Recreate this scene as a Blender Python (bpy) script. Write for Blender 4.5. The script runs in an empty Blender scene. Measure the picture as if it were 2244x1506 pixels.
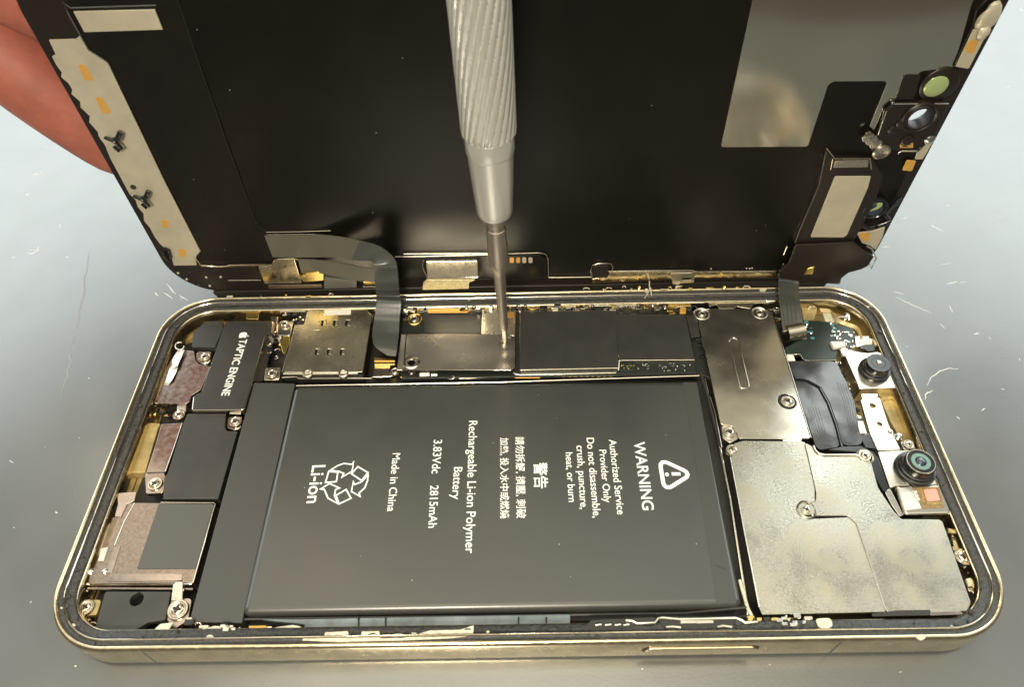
import bpy, bmesh, math, random
import numpy as np
from mathutils import Vector, Matrix
random.seed(7)
# ------------------------------------------------------------------ camera
W, H = 2244.0, 1506.0
CF = 0.702544                       # focal length / sensor width
CL = np.array([7.29648, -3.24857, 11.63873])
CR = (0.686223, 0.01838, -0.008333)
scene = bpy.context.scene
cd = bpy.data.cameras.new('camera')
cam = bpy.data.objects.new('camera', cd)
scene.collection.objects.link(cam)
cam.location = CL; cam.rotation_euler = CR
cd.sensor_width = 36.0; cd.lens = 36.0 * CF
cd.clip_start = 0.05; cd.clip_end = 400
cd.dof.use_dof = True; cd.dof.focus_distance = 13.0; cd.dof.aperture_fstop = 0.34
scene.camera = cam
# ------------------------------------------------------------------ world: the dim warm workshop round the bench, a bright window wall behind it
wd = bpy.data.worlds.new('World'); scene.world = wd; wd.use_nodes = True
nt = wd.node_tree; nt.nodes.clear()
wo = nt.nodes.new('ShaderNodeOutputWorld'); bg = nt.nodes.new('ShaderNodeBackground')
tc = nt.nodes.new('ShaderNodeTexCoord'); sp = nt.nodes.new('ShaderNodeSeparateXYZ')
nt.links.new(tc.outputs['Generated'], sp.inputs[0])
def wramp(src, stops):
    r = nt.nodes.new('ShaderNodeValToRGB'); nt.links.new(src, r.inputs[0])
    r.color_ramp.interpolation = 'LINEAR'
    while len(r.color_ramp.elements) < len(stops): r.color_ramp.elements.new(0.5)
    for e, (p, c) in zip(r.color_ramp.elements, stops): e.position = p; e.color = (*c, 1)
    return r
def mathn(op, a, b=None):
    n = nt.nodes.new('ShaderNodeMath'); n.operation = op
    if isinstance(a, (int, float)): n.inputs[0].default_value = a
    else: nt.links.new(a, n.inputs[0])
    if b is not None:
        if isinstance(b, (int, float)): n.inputs[1].default_value = b
        else: nt.links.new(b, n.inputs[1])
    return n.outputs[0]
zc = mathn('MAXIMUM', sp.outputs['Z'], 0.0)
wall = wramp(zc, [(0.0, (1.1, 1.2, 1.25)), (0.35, (2.2, 2.4, 2.4)), (0.48, (3.0, 3.25, 3.2)), (0.57, (3.1, 3.4, 3.35)), (0.63, (1.9, 2.1, 2.05)), (0.69, (.32, .32, .29)), (0.75, (.30, .29, .25)), (0.82, (.46, .45, .40)), (0.93, (.62, .58, .47)), (0.975, (3.4, 3.2, 2.5)), (1.0, (4.2, 3.9, 3.0))])
room = wramp(zc, [(0.0, (.08, .068, .052)), (0.50, (.14, .12, .09)), (0.66, (.22, .20, .17)), (0.74, (.78, .77, .70)), (0.9, (.80, .75, .62)), (1.0, (3.0, 2.8, 2.1))])
side = wramp(sp.outputs['Y'], [(0.10, (0, 0, 0)), (0.31, (1, 1, 1)), (1.0, (1, 1, 1))])
mx = nt.nodes.new('ShaderNodeMix'); mx.data_type = 'RGBA'
nt.links.new(side.outputs[0], mx.inputs['Factor']); nt.links.new(room.outputs[0], mx.inputs[6]); nt.links.new(wall.outputs[0], mx.inputs[7])
nt.links.new(mx.outputs[2], bg.inputs['Color']); bg.inputs['Strength'].default_value = 1.0
nt.links.new(bg.outputs[0], wo.inputs[0])
# ------------------------------------------------------------------ lamps of the workshop, plus an added front light
def area(name, loc, target, sx, sy, power, color):
    l = bpy.data.lights.new(name, 'AREA'); l.shape = 'RECTANGLE'; l.size = sx; l.size_y = sy
    l.energy = power; l.color = color
    o = bpy.data.objects.new(name, l); scene.collection.objects.link(o); o.location = loc
    o.rotation_euler = (Vector(target) - Vector(loc)).to_track_quat('-Z', 'Y').to_euler()
    return o
area('ceiling_lamp', (-14, 20, 42), (7, 3, 0), 10, 26, 1300, (1.0, .84, .60))
area('ceiling_lamp', (30, 34, 40), (8, 3, 0), 16, 9, 2600, (.93, 1.0, .97))
area('front_fill', (3, -20, 22), (7, 3, 0), 7, 7, 8500, (1.0, .90, .72))  # unseen warm light added in front to brighten handle and foil
vs = scene.view_settings
vs.view_transform = 'Standard'; vs.look = 'None'; vs.exposure = 0.35; vs.gamma = 1.0; vs.use_curve_mapping = False
scene.cycles.use_denoising = True
scene.cycles.max_bounces = 8; scene.cycles.glossy_bounces = 5
scene.cycles.sample_clamp_indirect = 6
scene.cycles.blur_glossy = 0.5
# ------------------------------------------------------------------ measuring helpers
def rotm(rx, ry, rz):
    cx, sx, cy, sy, cz, sz = math.cos(rx), math.sin(rx), math.cos(ry), math.sin(ry), math.cos(rz), math.sin(rz)
    return np.array([[cz, -sz, 0], [sz, cz, 0], [0, 0, 1]]) @ np.array([[cy, 0, sy], [0, 1, 0], [-sy, 0, cy]]) @ np.array([[1, 0, 0], [0, cx, -sx], [0, sx, cx]])
RM = rotm(*CR)
VIEW = {'A': (300, 650, 4.3025), 'B': (200, 850, 5.02), 'C': (100, 1050, 3.586), 'D': (500, 450, 3.764), 'E': (850, 450, 3.764),
        'F': (1250, 500, 4.302), 'G': (1500, 640, 4.184), 'H': (1750, 720, 3.4225), 'I': (1700, 1100, 3.7096), 'J': (550, 1200, 3.206),
        'K': (1200, 1200, 3.74), 'L': (560, 640, 6.276), 'M': (1500, 0, 3.016), 'N': (1650, 300, 3.347), 'O': (1800, 120, 3.4225),
        'P': (640, 880, 3.963), 'Q': (0, 0, 3.74), 'R': (0, 350, 3.74), 'S': (930, 0, 3.765), 'T': (980, 380, 3.423),
        'U': (560, 450, 6.547), 'X': (1050, 900, 4.184), '0': (0, 0, 1.0)}
def full(view, pts):
    a, b, s = VIEW[view]
    return [(a + x / s, b + y / s) for x, y in pts]
class Plane:                          # a measuring plane: origin, two in-plane axes, normal towards the viewer
    def __init__(self, o, ex, ey, n): self.o, self.ex, self.ey, self.n = map(np.array, (o, ex, ey, n))
    def hit(self, u, v, off=0.0):
        d = RM @ np.array([(u - W / 2) / (CF * W), -(v - H / 2) / (CF * W), -1.0])
        o = self.o + self.n * off
        t = ((o - CL) @ self.n) / (d @ self.n)
        return CL + d * (-t if False else -(((CL - o) @ self.n) / (d @ self.n)))
    def uv(self, p): q = p - self.o; return (q @ self.ex, q @ self.ey)
    def world(self, x, y, h): return self.o + self.ex * x + self.ey * y + self.n * h
BODY = Plane((0., 0., 0.), (1., 0, 0), (0, 1., 0), (0, 0, 1.))
TH = 1.590559
DISP = Plane((0., 7.36, 0.595), (1., 0, 0), (0, math.cos(TH), math.sin(TH)), (0, -math.sin(TH), math.cos(TH)))
def trace(view, pts, off, plane=BODY):
    return [plane.uv(plane.hit(u, v, off)) for u, v in full(view, pts)]
def at(view, x, y, z, plane=BODY):
    (u, v), = full(view, [(x, y)]); return plane.hit(u, v, z)
def project(P):
    q = (np.array(P) - CL) @ RM
    return W / 2 + CF * W * q[0] / -q[2], H / 2 - CF * W * q[1] / -q[2], CF * W / -q[2]
# ------------------------------------------------------------------ materials
def mat(name, col, metal=0.0, rough=0.5, bump=None, var=None, coat=0.0, spec=0.5, sss=0.0, emit=None, stretch=None, roughvar=None, coat_rough=.08, col2=None, warp=None, stain=None):
    m = bpy.data.materials.new(name); m.use_nodes = True
    t = m.node_tree; b = t.nodes['Principled BSDF']
    b.inputs['Base Color'].default_value = (*col, 1); b.inputs['Metallic'].default_value = metal
    b.inputs['Roughness'].default_value = rough; b.inputs['Specular IOR Level'].default_value = spec
    b.inputs['Coat Weight'].default_value = coat; b.inputs['Coat Roughness'].default_value = coat_rough
    if sss:
        b.inputs['Subsurface Weight'].default_value = sss; b.inputs['Subsurface Radius'].default_value = (.35, .12, .06); b.inputs['Subsurface Scale'].default_value = .6
    co = t.nodes.new('ShaderNodeTexCoord'); mp = t.nodes.new('ShaderNodeMapping')
    t.links.new(co.outputs['Object'], mp.inputs[0])
    if stretch: mp.inputs['Scale'].default_value = stretch
    def noise(scale, detail=4, rg=.6):
        n = t.nodes.new('ShaderNodeTexNoise'); n.inputs['Scale'].default_value = scale
        n.inputs['Detail'].default_value = detail; n.inputs['Roughness'].default_value = rg
        t.links.new(mp.outputs[0], n.inputs['Vector']); return n
    if var:                                     # (scale, amount): dirt and colour unevenness
        n = noise(var[0]); r = t.nodes.new('ShaderNodeValToRGB'); t.links.new(n.outputs['Fac'], r.inputs[0])
        lo = tuple(c * (1 - var[1]) for c in col); hi = col2 or tuple(min(1, c * (1 + var[1])) for c in col)
        r.color_ramp.elements[0].position = .3; r.color_ramp.elements[1].position = .7
        r.color_ramp.elements[0].color = (*lo, 1); r.color_ramp.elements[1].color = (*hi, 1)
        t.links.new(r.outputs[0], b.inputs['Base Color'])
    if stain:                                   # (scale, colour): soft-edged tarnish
        n = noise(stain[0], 5, .65); r = t.nodes.new('ShaderNodeValToRGB'); t.links.new(n.outputs['Fac'], r.inputs[0]); r.color_ramp.elements[0].position = .48; r.color_ramp.elements[1].position = .66
        mxn = t.nodes.new('ShaderNodeMix'); mxn.data_type = 'RGBA'; t.links.new(r.outputs[0], mxn.inputs['Factor'])
        src = b.inputs['Base Color'].links[0].from_socket if b.inputs['Base Color'].links else None
        if src: t.links.new(src, mxn.inputs[6])
        else: mxn.inputs[6].default_value = (*col, 1)
        mxn.inputs[7].default_value = (*stain[1], 1); t.links.new(mxn.outputs[2], b.inputs['Base Color'])
    if roughvar:
        n = noise(roughvar[0], 5); r = t.nodes.new('ShaderNodeMapRange'); t.links.new(n.outputs['Fac'], r.inputs[0])
        r.inputs[1].default_value = .3; r.inputs[2].default_value = .7
        r.inputs[3].default_value = max(.02, rough - roughvar[1]); r.inputs[4].default_value = rough + roughvar[1]
        t.links.new(r.outputs[0], b.inputs['Roughness'])
    if bump:
        n = noise(bump[0], 5); bp = t.nodes.new('ShaderNodeBump'); bp.inputs['Strength'].default_value = bump[1]
        bp.inputs['Distance'].default_value = .006 if metal > .5 else .02; t.links.new(n.outputs['Fac'], bp.inputs['Height']); t.links.new(bp.outputs[0], b.inputs['Normal'])
        if warp:                                # thin sheet is never quite flat
            n = noise(warp[0], 1, .3); b2 = t.nodes.new('ShaderNodeBump'); b2.inputs['Strength'].default_value = 1; b2.inputs['Distance'].default_value = warp[1]
            t.links.new(n.outputs['Fac'], b2.inputs['Height']); t.links.new(b2.outputs[0], bp.inputs['Normal'])
    return m
GOLD = mat('polished_gold_steel', (.82, .71, .49), 1, .20, bump=(5, .10), roughvar=(9, .09), var=(3, .18))
GOLD_IN = mat('gold_anodised', (.44, .35, .17), .5, .42, bump=(9, .25), var=(2.5, .3), roughvar=(6, .1))
GOLD_BRIGHT = mat('gold_contact', (.85, .62, .22), 1, .25, var=(30, .25))
STEEL = mat('satin_steel', (.74, .68, .55), 1, .27, warp=(.7, .03), bump=(20, .02), var=(2.5, .10), roughvar=(2, .04))
STEEL_B = mat('brushed_steel', (.62, .58, .49), 1, .25, warp=(.6, .06), bump=(26, .05), var=(1.5, .06), stretch=(1, 1.6, 1), roughvar=(1.5, .04))
STEEL_W = mat('worn_steel', (.50, .485, .42), 1, .29, warp=(.5, .06), bump=(26, .32), var=(30, .2), roughvar=(1.6, .10), stain=(.8, (.46, .42, .32)))
STEEL_P = mat('rosy_reflection_steel', (.42, .36, .32), 1, .22, warp=(.8, .04), bump=(20, .02), var=(2, .12), roughvar=(10, .06))  # rosy tint of the reflected hand put into the base colour
STEEL_R = mat('rough_rosy_reflection_steel', (.30, .245, .205), 1, .30, warp=(.9, .05), bump=(24, .35), var=(20, .2))  # same reflected red mixed into a darker, rougher steel colour
STEEL_L = mat('bright_bracket_steel', (.72, .68, .58), 1, .30, warp=(1.2, .04), bump=(50, .12), var=(6, .08))
CHROME = mat('bare_steel_edge', (.80, .75, .64), 1, .14, bump=(18, .15))
SCREWM = mat('screw_steel', (.72, .66, .56), 1, .20)
DARKM = mat('recess_black', (.02, .018, .015), 0, .5)
BLACK = mat('black_film', (.034, .033, .030), 0, .42, bump=(50, .05), var=(2, .2), spec=.5, roughvar=(6, .05))
BATT = mat('battery_wrap', (.040, .041, .038), 0, .33, bump=(2.2, .04), roughvar=(1.2, .05), spec=.9)
BATT2 = mat('battery_tape', (.048, .048, .045), 0, .42, bump=(3, .08), spec=.55)
PCB = mat('black_board', (.018, .021, .018), 0, .38, bump=(40, .15), var=(20, .4), spec=.5)
PCBG = mat('green_black_board', (.016, .026, .021), 0, .30, bump=(30, .08), spec=.55)
FLEX = mat('flex_cable', (.060, .064, .058), .0, .24, bump=(6, .06), spec=.7, stretch=(6, 1, 1))
FLEXD = mat('dark_flex', (.024, .025, .027), 0, .20, warp=(1.2, .06), bump=(5, .1), spec=.9)
FLEXB = mat('bronze_flex', (.14, .135, .105), .3, .24, bump=(5, .06), spec=.7)
INK = mat('white_ink', (.92, .92, .88), 0, .6)
GLUE = mat('black_adhesive', (.012, .012, .011), 0, .38, bump=(15, 1.0), var=(22, .6), col2=(.045, .043, .039), spec=.6)
CREAM = mat('cream_residue', (.62, .58, .44), 0, .6, bump=(30, .5), var=(14, .3))
BLUEG = mat('bluish_liner', (.13, .16, .17), .2, .32, var=(2.5, .45), spec=.7)
DBLACK = mat('display_black', (.0065, .0048, .0035), 0, .36, var=(2, .2), spec=.35, roughvar=(3, .05))
DBLACK2 = mat('display_graphite', (.0060, .0050, .0036), 0, .28, spec=.3, bump=(25, .02), var=(1.2, .2))
DRIM = mat('display_rim', (.014, .010, .008), 0, .35, spec=.5)
GLASS = mat('front_glass', (.005, .005, .006), 0, .05, spec=.6)
FOIL = mat('dull_foil', (.60, .55, .42), .45, .42, bump=(2, .1), var=(1.5, .12))
MIRROR = mat('mirror_plate', (.74, .71, .62), 1, .13, warp=(.5, .02), bump=(20, .01))
LADDER = mat('pale_gold_strip', (.85, .74, .42), .4, .45, var=(20, .2))
ORANGE = mat('copper_pad', (.75, .42, .10), .4, .4)
LENSG = mat('coated_lens', (.40, .50, .22), .3, .25)
LENSK = mat('lens_black', (.012, .013, .014), 0, .18, spec=.6)
LENSR = mat('lens_ring', (.16, .27, .24), .2, .30)
LENSB = mat('lens_glass', (.02, .03, .06), 0, .03, spec=1.0)
PINK = mat('pink_emitter', (.85, .32, .24), 0, .5)
BROWN = mat('brown_carrier', (.25, .16, .06), .2, .5, var=(30, .5))
WHITE = mat('white_sticker', (.86, .80, .72), 0, .5)
ALU = mat('anodised_aluminium', (.90, .89, .83), .78, .33, bump=(60, .05))
TOOL = mat('tool_steel', (.62, .55, .48), 1, .40, bump=(40, .05), stretch=(1, 1, .1))
SKIN = mat('skin', (.40, .125, .085), 0, .5, bump=(7, .28), var=(1.4, .22), sss=.3)
GREY = mat('grey_tape', (.075, .075, .070), 0, .5, bump=(30, .1))
SOLDER = mat('solder', (.75, .74, .70), 1, .18)
CYAN = mat('teal_component', (.10, .30, .32), .2, .3)
def table_material():
    m = bpy.data.materials.new('bench_laminate'); m.use_nodes = True; t = m.node_tree; b = t.nodes['Principled BSDF']
    co = t.nodes.new('ShaderNodeTexCoord')
    def noise(scale, detail):
        n = t.nodes.new('ShaderNodeTexNoise'); n.inputs['Scale'].default_value = scale; n.inputs['Detail'].default_value = detail
        t.links.new(co.outputs['Object'], n.inputs['Vector']); return n
    n = noise(.5, 6); r = t.nodes.new('ShaderNodeValToRGB'); t.links.new(n.outputs['Fac'], r.inputs[0])
    r.color_ramp.elements[0].position = .3; r.color_ramp.elements[1].position = .7
    r.color_ramp.elements[0].color = (.075, .08, .08, 1); r.color_ramp.elements[1].color = (.095, .10, .10, 1)
    t.links.new(r.outputs[0], b.inputs['Base Color'])
    b.inputs['Roughness'].default_value = .30; b.inputs['Specular IOR Level'].default_value = .9; b.inputs['IOR'].default_value = 1.75
    n2 = noise(1.1, 3); mr = t.nodes.new('ShaderNodeMapRange'); t.links.new(n2.outputs['Fac'], mr.inputs[0])
    mr.inputs[3].default_value = .17; mr.inputs[4].default_value = .25; t.links.new(mr.outputs[0], b.inputs['Roughness'])
    n3 = noise(22, 5); bp = t.nodes.new('ShaderNodeBump'); bp.inputs['Strength'].default_value = .12; bp.inputs['Distance'].default_value = .01
    t.links.new(n3.outputs['Fac'], bp.inputs['Height']); t.links.new(bp.outputs[0], b.inputs['Normal'])
    return m
TABLE = table_material()
SCRATCH = mat('scratch_white', (.62, .62, .60), 0, .5)
SEAM = mat('faint_seam', (.20, .205, .20), 0, .4)
# ------------------------------------------------------------------ object helpers
WLOC = {}
def link(name, mesh, material, parent=None, origin=None):
    """links a mesh given in world coordinates; its origin goes to its centre"""
    n = len(mesh.vertices); c = np.empty(n * 3); mesh.vertices.foreach_get('co', c); c = c.reshape(-1, 3)
    o0 = np.array(origin) if origin is not None else np.array([(c[:, 0].min() + c[:, 0].max()) / 2, (c[:, 1].min() + c[:, 1].max()) / 2, c[:, 2].min()])
    mesh.vertices.foreach_set('co', (c - o0).ravel()); mesh.update()
    for mm in (material if isinstance(material, (list, tuple)) else [material]): mesh.materials.append(mm)
    ob = bpy.data.objects.new(name, mesh); scene.collection.objects.link(ob)
    base = WLOC[parent.name] if parent else np.zeros(3)
    ob.parent = parent; ob.location = o0 - base; WLOC[ob.name] = o0
    return ob
def smooth(me, ang=35):
    for p in me.polygons: p.use_smooth = True
    me.set_sharp_from_angle(angle=math.radians(ang))
def thing(name, loc, label, cat, group=None):
    o = bpy.data.objects.new(name, None); scene.collection.objects.link(o); o.location = loc; o.empty_display_size = .2
    o['label'] = label; o['category'] = cat
    if group: o['group'] = group
    WLOC[o.name] = np.array(loc, float); return o
def roundpoly(pts, r, seg=6):
    n = len(pts); out = []
    for i in range(n):
        p = np.array(pts[i]); a = np.array(pts[i - 1]); b = np.array(pts[(i + 1) % n])
        rr = r[i] if isinstance(r, (list, tuple)) else r
        da, db = a - p, b - p; la, lb = np.linalg.norm(da), np.linalg.norm(db)
        if rr <= 1e-4 or la < 1e-6 or lb < 1e-6: out.append(tuple(p)); continue
        cosang = max(-1, min(1, (da @ db) / la / lb)); ang = math.acos(cosang)
        if ang > math.radians(172): out.append(tuple(p)); continue
        t = min(rr / math.tan(ang / 2), .45 * la, .45 * lb)
        p0, p1 = p + da / la * t, p + db / lb * t
        for k in range(seg + 1):
            s = k / seg
            out.append(tuple((1 - s) ** 2 * p0 + 2 * s * (1 - s) * p + s * s * p1) if False else tuple(_arc(p0, p, p1, s)))
    return out
def _arc(p0, p, p1, s):
    w = .72
    a, b, c = (1 - s) ** 2, 2 * s * (1 - s) * w, s * s
    return (a * p0 + b * p + c * p1) / (a + b + c)
def curve_mesh(loops, t, bev, res=2):
    cu = bpy.data.curves.new('tmp', 'CURVE'); cu.dimensions = '2D'; cu.fill_mode = 'BOTH'
    bev = min(bev, t * .45)
    cu.extrude = t / 2 - bev; cu.bevel_depth = bev; cu.bevel_resolution = res; cu.offset = -bev
    for lp in loops:
        s = cu.splines.new('POLY'); s.points.add(len(lp) - 1); s.use_cyclic_u = True
        for i, q in enumerate(lp): s.points[i].co = (q[0], q[1], 0, 1)
    ob = bpy.data.objects.new('tmp', cu); scene.collection.objects.link(ob)
    dg = bpy.context.evaluated_depsgraph_get(); me = bpy.data.meshes.new_from_object(ob.evaluated_get(dg))
    bpy.data.objects.remove(ob); bpy.data.curves.remove(cu)
    bm = bmesh.new(); bm.from_mesh(me); bmesh.ops.remove_doubles(bm, verts=bm.verts, dist=1e-5); bm.to_mesh(me); bm.free()
    return me
def cap_normals(me, plane):
    """flat caps keep a flat normal, only the bevels are shaded round"""
    nf = len(me.polygons); fn = np.empty(nf * 3); me.polygons.foreach_get('normal', fn); fn = fn.reshape(-1, 3)
    fa = np.empty(nf); me.polygons.foreach_get('area', fa)
    cap = np.abs(fn @ plane.n) > .999; nv = len(me.vertices)
    vcap = np.zeros(nv); adj = [[] for _ in range(nv)]
    for p in me.polygons:
        for v in p.vertices:
            adj[v].append(p.index)
            if cap[p.index]: vcap[v] = 1 if fn[p.index] @ plane.n > 0 else -1
    out = []
    for p in me.polygons:
        n0 = fn[p.index]
        for v in p.vertices:
            if cap[p.index]: out.append(n0); continue
            if vcap[v] and n0 @ plane.n * vcap[v] > .5: out.append(plane.n * vcap[v]); continue
            a = sum((fn[q] * (fa[q] + 1e-7) for q in adj[v] if not cap[q] and fn[q] @ n0 > .6), np.zeros(3)); l = np.linalg.norm(a)
            out.append(a / l if l > 1e-12 else n0)
    for p in me.polygons: p.use_smooth = True
    me.normals_split_custom_set([tuple(x) for x in out])
def place2d(me, plane, top, t):
    n = len(me.vertices); c = np.empty(n * 3); me.vertices.foreach_get('co', c); c = c.reshape(-1, 3)
    h = top - t / 2 + c[:, 2]
    w = plane.o + np.outer(c[:, 0], plane.ex) + np.outer(c[:, 1], plane.ey) + np.outer(h, plane.n)
    me.vertices.foreach_set('co', w.ravel()); me.update()
def poly(name, pts, top, t, m, parent, r=.04, bev=.012, holes=(), plane=BODY, res=2):
    """sheet or block from an outline in plane coordinates"""
    loops = [roundpoly(pts, r)] + [h for h in holes]
    me = curve_mesh(loops, t, bev, res); place2d(me, plane, top, t); cap_normals(me, plane)
    return link(name, me, m, parent)
def sheet(name, view, pts, top, t, m, parent, r=.04, bev=.012, holes=(), plane=BODY, res=2):
    return poly(name, trace(view, pts, top, plane), top, t, m, parent, r, bev, [roundpoly(trace(view, h, top, plane), .03) if isinstance(h, list) else h(top, plane) for h in holes], plane, res)
def hole(view, x, y, r):
    def f(top, plane):
        (cx, cy), = trace(view, [(x, y)], top, plane)
        return [(cx + r * math.cos(a * math.pi / 8), cy + r * math.sin(a * math.pi / 8)) for a in range(16)]
    return f
def rings(name, centre, axis_plane, prof, m, parent, seg=32, fn=None, cap=True):
    """lathe: prof = [(radius, height)] about the plane's normal at centre (world point); fn(radius, angle, i) may modulate"""
    bm = bmesh.new(); c = np.array(centre); prev = None
    for i, (r, h) in enumerate(prof):
        ring = []
        for k in range(seg):
            a = 2 * math.pi * k / seg; rr = fn(r, a, i) if fn else r
            ring.append(bm.verts.new(c + axis_plane.ex * rr * math.cos(a) + axis_plane.ey * rr * math.sin(a) + axis_plane.n * h))
        if prev:
            for k in range(seg): bm.faces.new((prev[k], prev[(k + 1) % seg], ring[(k + 1) % seg], ring[k]))
        elif cap: bm.faces.new(ring[::-1])
        prev = ring
    if cap: bm.faces.new(prev)
    bmesh.ops.recalc_face_normals(bm, faces=bm.faces)
    me = bpy.data.meshes.new(name); bm.to_mesh(me); bm.free(); smooth(me, 40)
    return link(name, me, m, parent)
def band(name, pairs, th, m, parent, sub=8, flip=1):
    """ribbon through world-point pairs (left, right), smoothed"""
    A = np.array([p[0] for p in pairs], float); B = np.array([p[1] for p in pairs], float)
    def cr(P):
        out = []; n = len(P); Q = np.vstack([2 * P[0] - P[1], P, 2 * P[-1] - P[-2]])
        for i in range(n - 1):
            p0, p1, p2, p3 = Q[i], Q[i + 1], Q[i + 2], Q[i + 3]
            for k in range(sub):
                s = k / sub
                out.append(.5 * (2 * p1 + (p2 - p0) * s + (2 * p0 - 5 * p1 + 4 * p2 - p3) * s * s + (3 * p1 - p0 - 3 * p2 + p3) * s ** 3))
        out.append(P[-1]); return np.array(out)
    A, B = cr(A), cr(B); n = len(A)
    bm = bmesh.new(); rows = []
    for i in range(n):
        t = (A[min(i + 1, n - 1)] + B[min(i + 1, n - 1)]) - (A[max(i - 1, 0)] + B[max(i - 1, 0)])
        nn = np.cross(B[i] - A[i], t); nn = nn / (np.linalg.norm(nn) + 1e-9) * th * flip
        K = 6
        top = [bm.verts.new(A[i] + (B[i] - A[i]) * k / K + nn) for k in range(K + 1)]
        bot = [bm.verts.new(A[i] + (B[i] - A[i]) * k / K) for k in range(K, -1, -1)]
        rows.append(top + bot)
    for r0, r1 in zip(rows, rows[1:]):
        L = len(r0)
        for k in range(L): bm.faces.new((r0[k], r0[(k + 1) % L], r1[(k + 1) % L], r1[k]))
    bm.faces.new(rows[0]); bm.faces.new(rows[-1][::-1])
    bmesh.ops.recalc_face_normals(bm, faces=bm.faces)
    me = bpy.data.meshes.new(name); bm.to_mesh(me); bm.free(); smooth(me, 50)
    return link(name, me, m, parent)
def tube(name, pts, rad, m, parent, seg=10, closed=False, flat=1.0):
    """round bar through world points"""
    P = [Vector(p) for p in pts]; n = len(P); bm = bmesh.new(); rows = []
    for i in range(n):
        a = P[(i - 1) % n] if closed or i > 0 else P[i]; b = P[(i + 1) % n] if closed or i < n - 1 else P[i]
        t = (b - a).normalized(); s = t.cross(Vector((0, 0, 1)) if abs(t.z) < .9 else Vector((1, 0, 0))).normalized(); u = s.cross(t)
        rows.append([bm.verts.new(P[i] + s * rad * math.cos(2 * math.pi * k / seg) + u * rad * flat * math.sin(2 * math.pi * k / seg)) for k in range(seg)])
    rr = list(zip(rows, rows[1:])) + ([(rows[-1], rows[0])] if closed else [])
    for r0, r1 in rr:
        for k in range(seg): bm.faces.new((r0[k], r0[(k + 1) % seg], r1[(k + 1) % seg], r1[k]))
    if not closed: bm.faces.new(rows[0][::-1]); bm.faces.new(rows[-1])
    bmesh.ops.recalc_face_normals(bm, faces=bm.faces)
    me = bpy.data.meshes.new(name); bm.to_mesh(me); bm.free(); smooth(me, 60)
    return link(name, me, m, parent)
# ------------------------------------------------------------------ lettering
def text_mesh(body, bold):
    cu = bpy.data.curves.new('txt', 'FONT'); cu.body = body; cu.size = 1.0; cu.extrude = .0015; cu.offset = bold; cu.resolution_u = 4
    ob = bpy.data.objects.new('txt', cu); scene.collection.objects.link(ob)
    dg = bpy.context.evaluated_depsgraph_get(); me = bpy.data.meshes.new_from_object(ob.evaluated_get(dg))
    bpy.data.objects.remove(ob); bpy.data.curves.remove(cu); return me
def lettering(name, body, view, p0, p1, top, m, parent, bold=.004, height=None, xs=1.0):
    """one line of print: p0, p1 are the ends of its baseline; capital height in cm if given, else the font's own proportion"""
    a = BODY.hit(*full(view, [p0])[0], top); b = BODY.hit(*full(view, [p1])[0], top)
    me = text_mesh(body, bold); n = len(me.vertices); c = np.empty(n * 3); me.vertices.foreach_get('co', c); c = c.reshape(-1, 3)
    x0, x1 = c[:, 0].min(), c[:, 0].max(); L = np.linalg.norm((b - a)[:2]); s = L / (x1 - x0)
    d = (b - a)[:2] / L; up = np.array([-d[1], d[0]])
    sy = s * xs
    X = (c[:, 0] - x0) * s; Y = c[:, 1] * sy
    w = np.stack([a[0] + d[0] * X + up[0] * Y, a[1] + d[1] * X + up[1] * Y, top + c[:, 2]], 1)
    me.vertices.foreach_set('co', w.ravel()); me.update()
    ob = link(name, me, m, parent); return ob
def stroke(name, view, pts, width, top, m, parent, closed=True, r=0.0):
    P = trace(view, pts, top)
    if r: P = roundpoly(P, r, 4)
    P = [np.array(p) for p in P]; n = len(P); bm = bmesh.new(); lo = []; hi = []
    for i in range(n):
        a = P[i - 1] if (closed or i > 0) else None; b = P[(i + 1) % n] if (closed or i < n - 1) else None
        d1 = (P[i] - a) / np.linalg.norm(P[i] - a) if a is not None else None
        d2 = (b - P[i]) / np.linalg.norm(b - P[i]) if b is not None else None
        if d1 is None: d1 = d2
        if d2 is None: d2 = d1
        n1 = np.array([-d1[1], d1[0]]); n2 = np.array([-d2[1], d2[0]]); mm = n1 + n2; l = np.linalg.norm(mm)
        mm = n1 if l < .2 else mm / l; k = width / 2 / max(.45, mm @ n1)
        lo.append(P[i] - mm * k); hi.append(P[i] + mm * k)
    L = [bm.verts.new((*q, top)) for q in lo]; Hh = [bm.verts.new((*q, top)) for q in hi]
    for i in range(n if closed else n - 1):
        j = (i + 1) % n; bm.faces.new((L[i], L[j], Hh[j], Hh[i]))
    ret = bmesh.ops.extrude_face_region(bm, geom=list(bm.faces))
    for v in ret['geom']:
        if isinstance(v, bmesh.types.BMVert): v.co.z += .002
    bmesh.ops.recalc_face_normals(bm, faces=bm.faces)
    me = bpy.data.meshes.new(name); bm.to_mesh(me); bm.free(); return link(name, me, m, parent)
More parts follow.
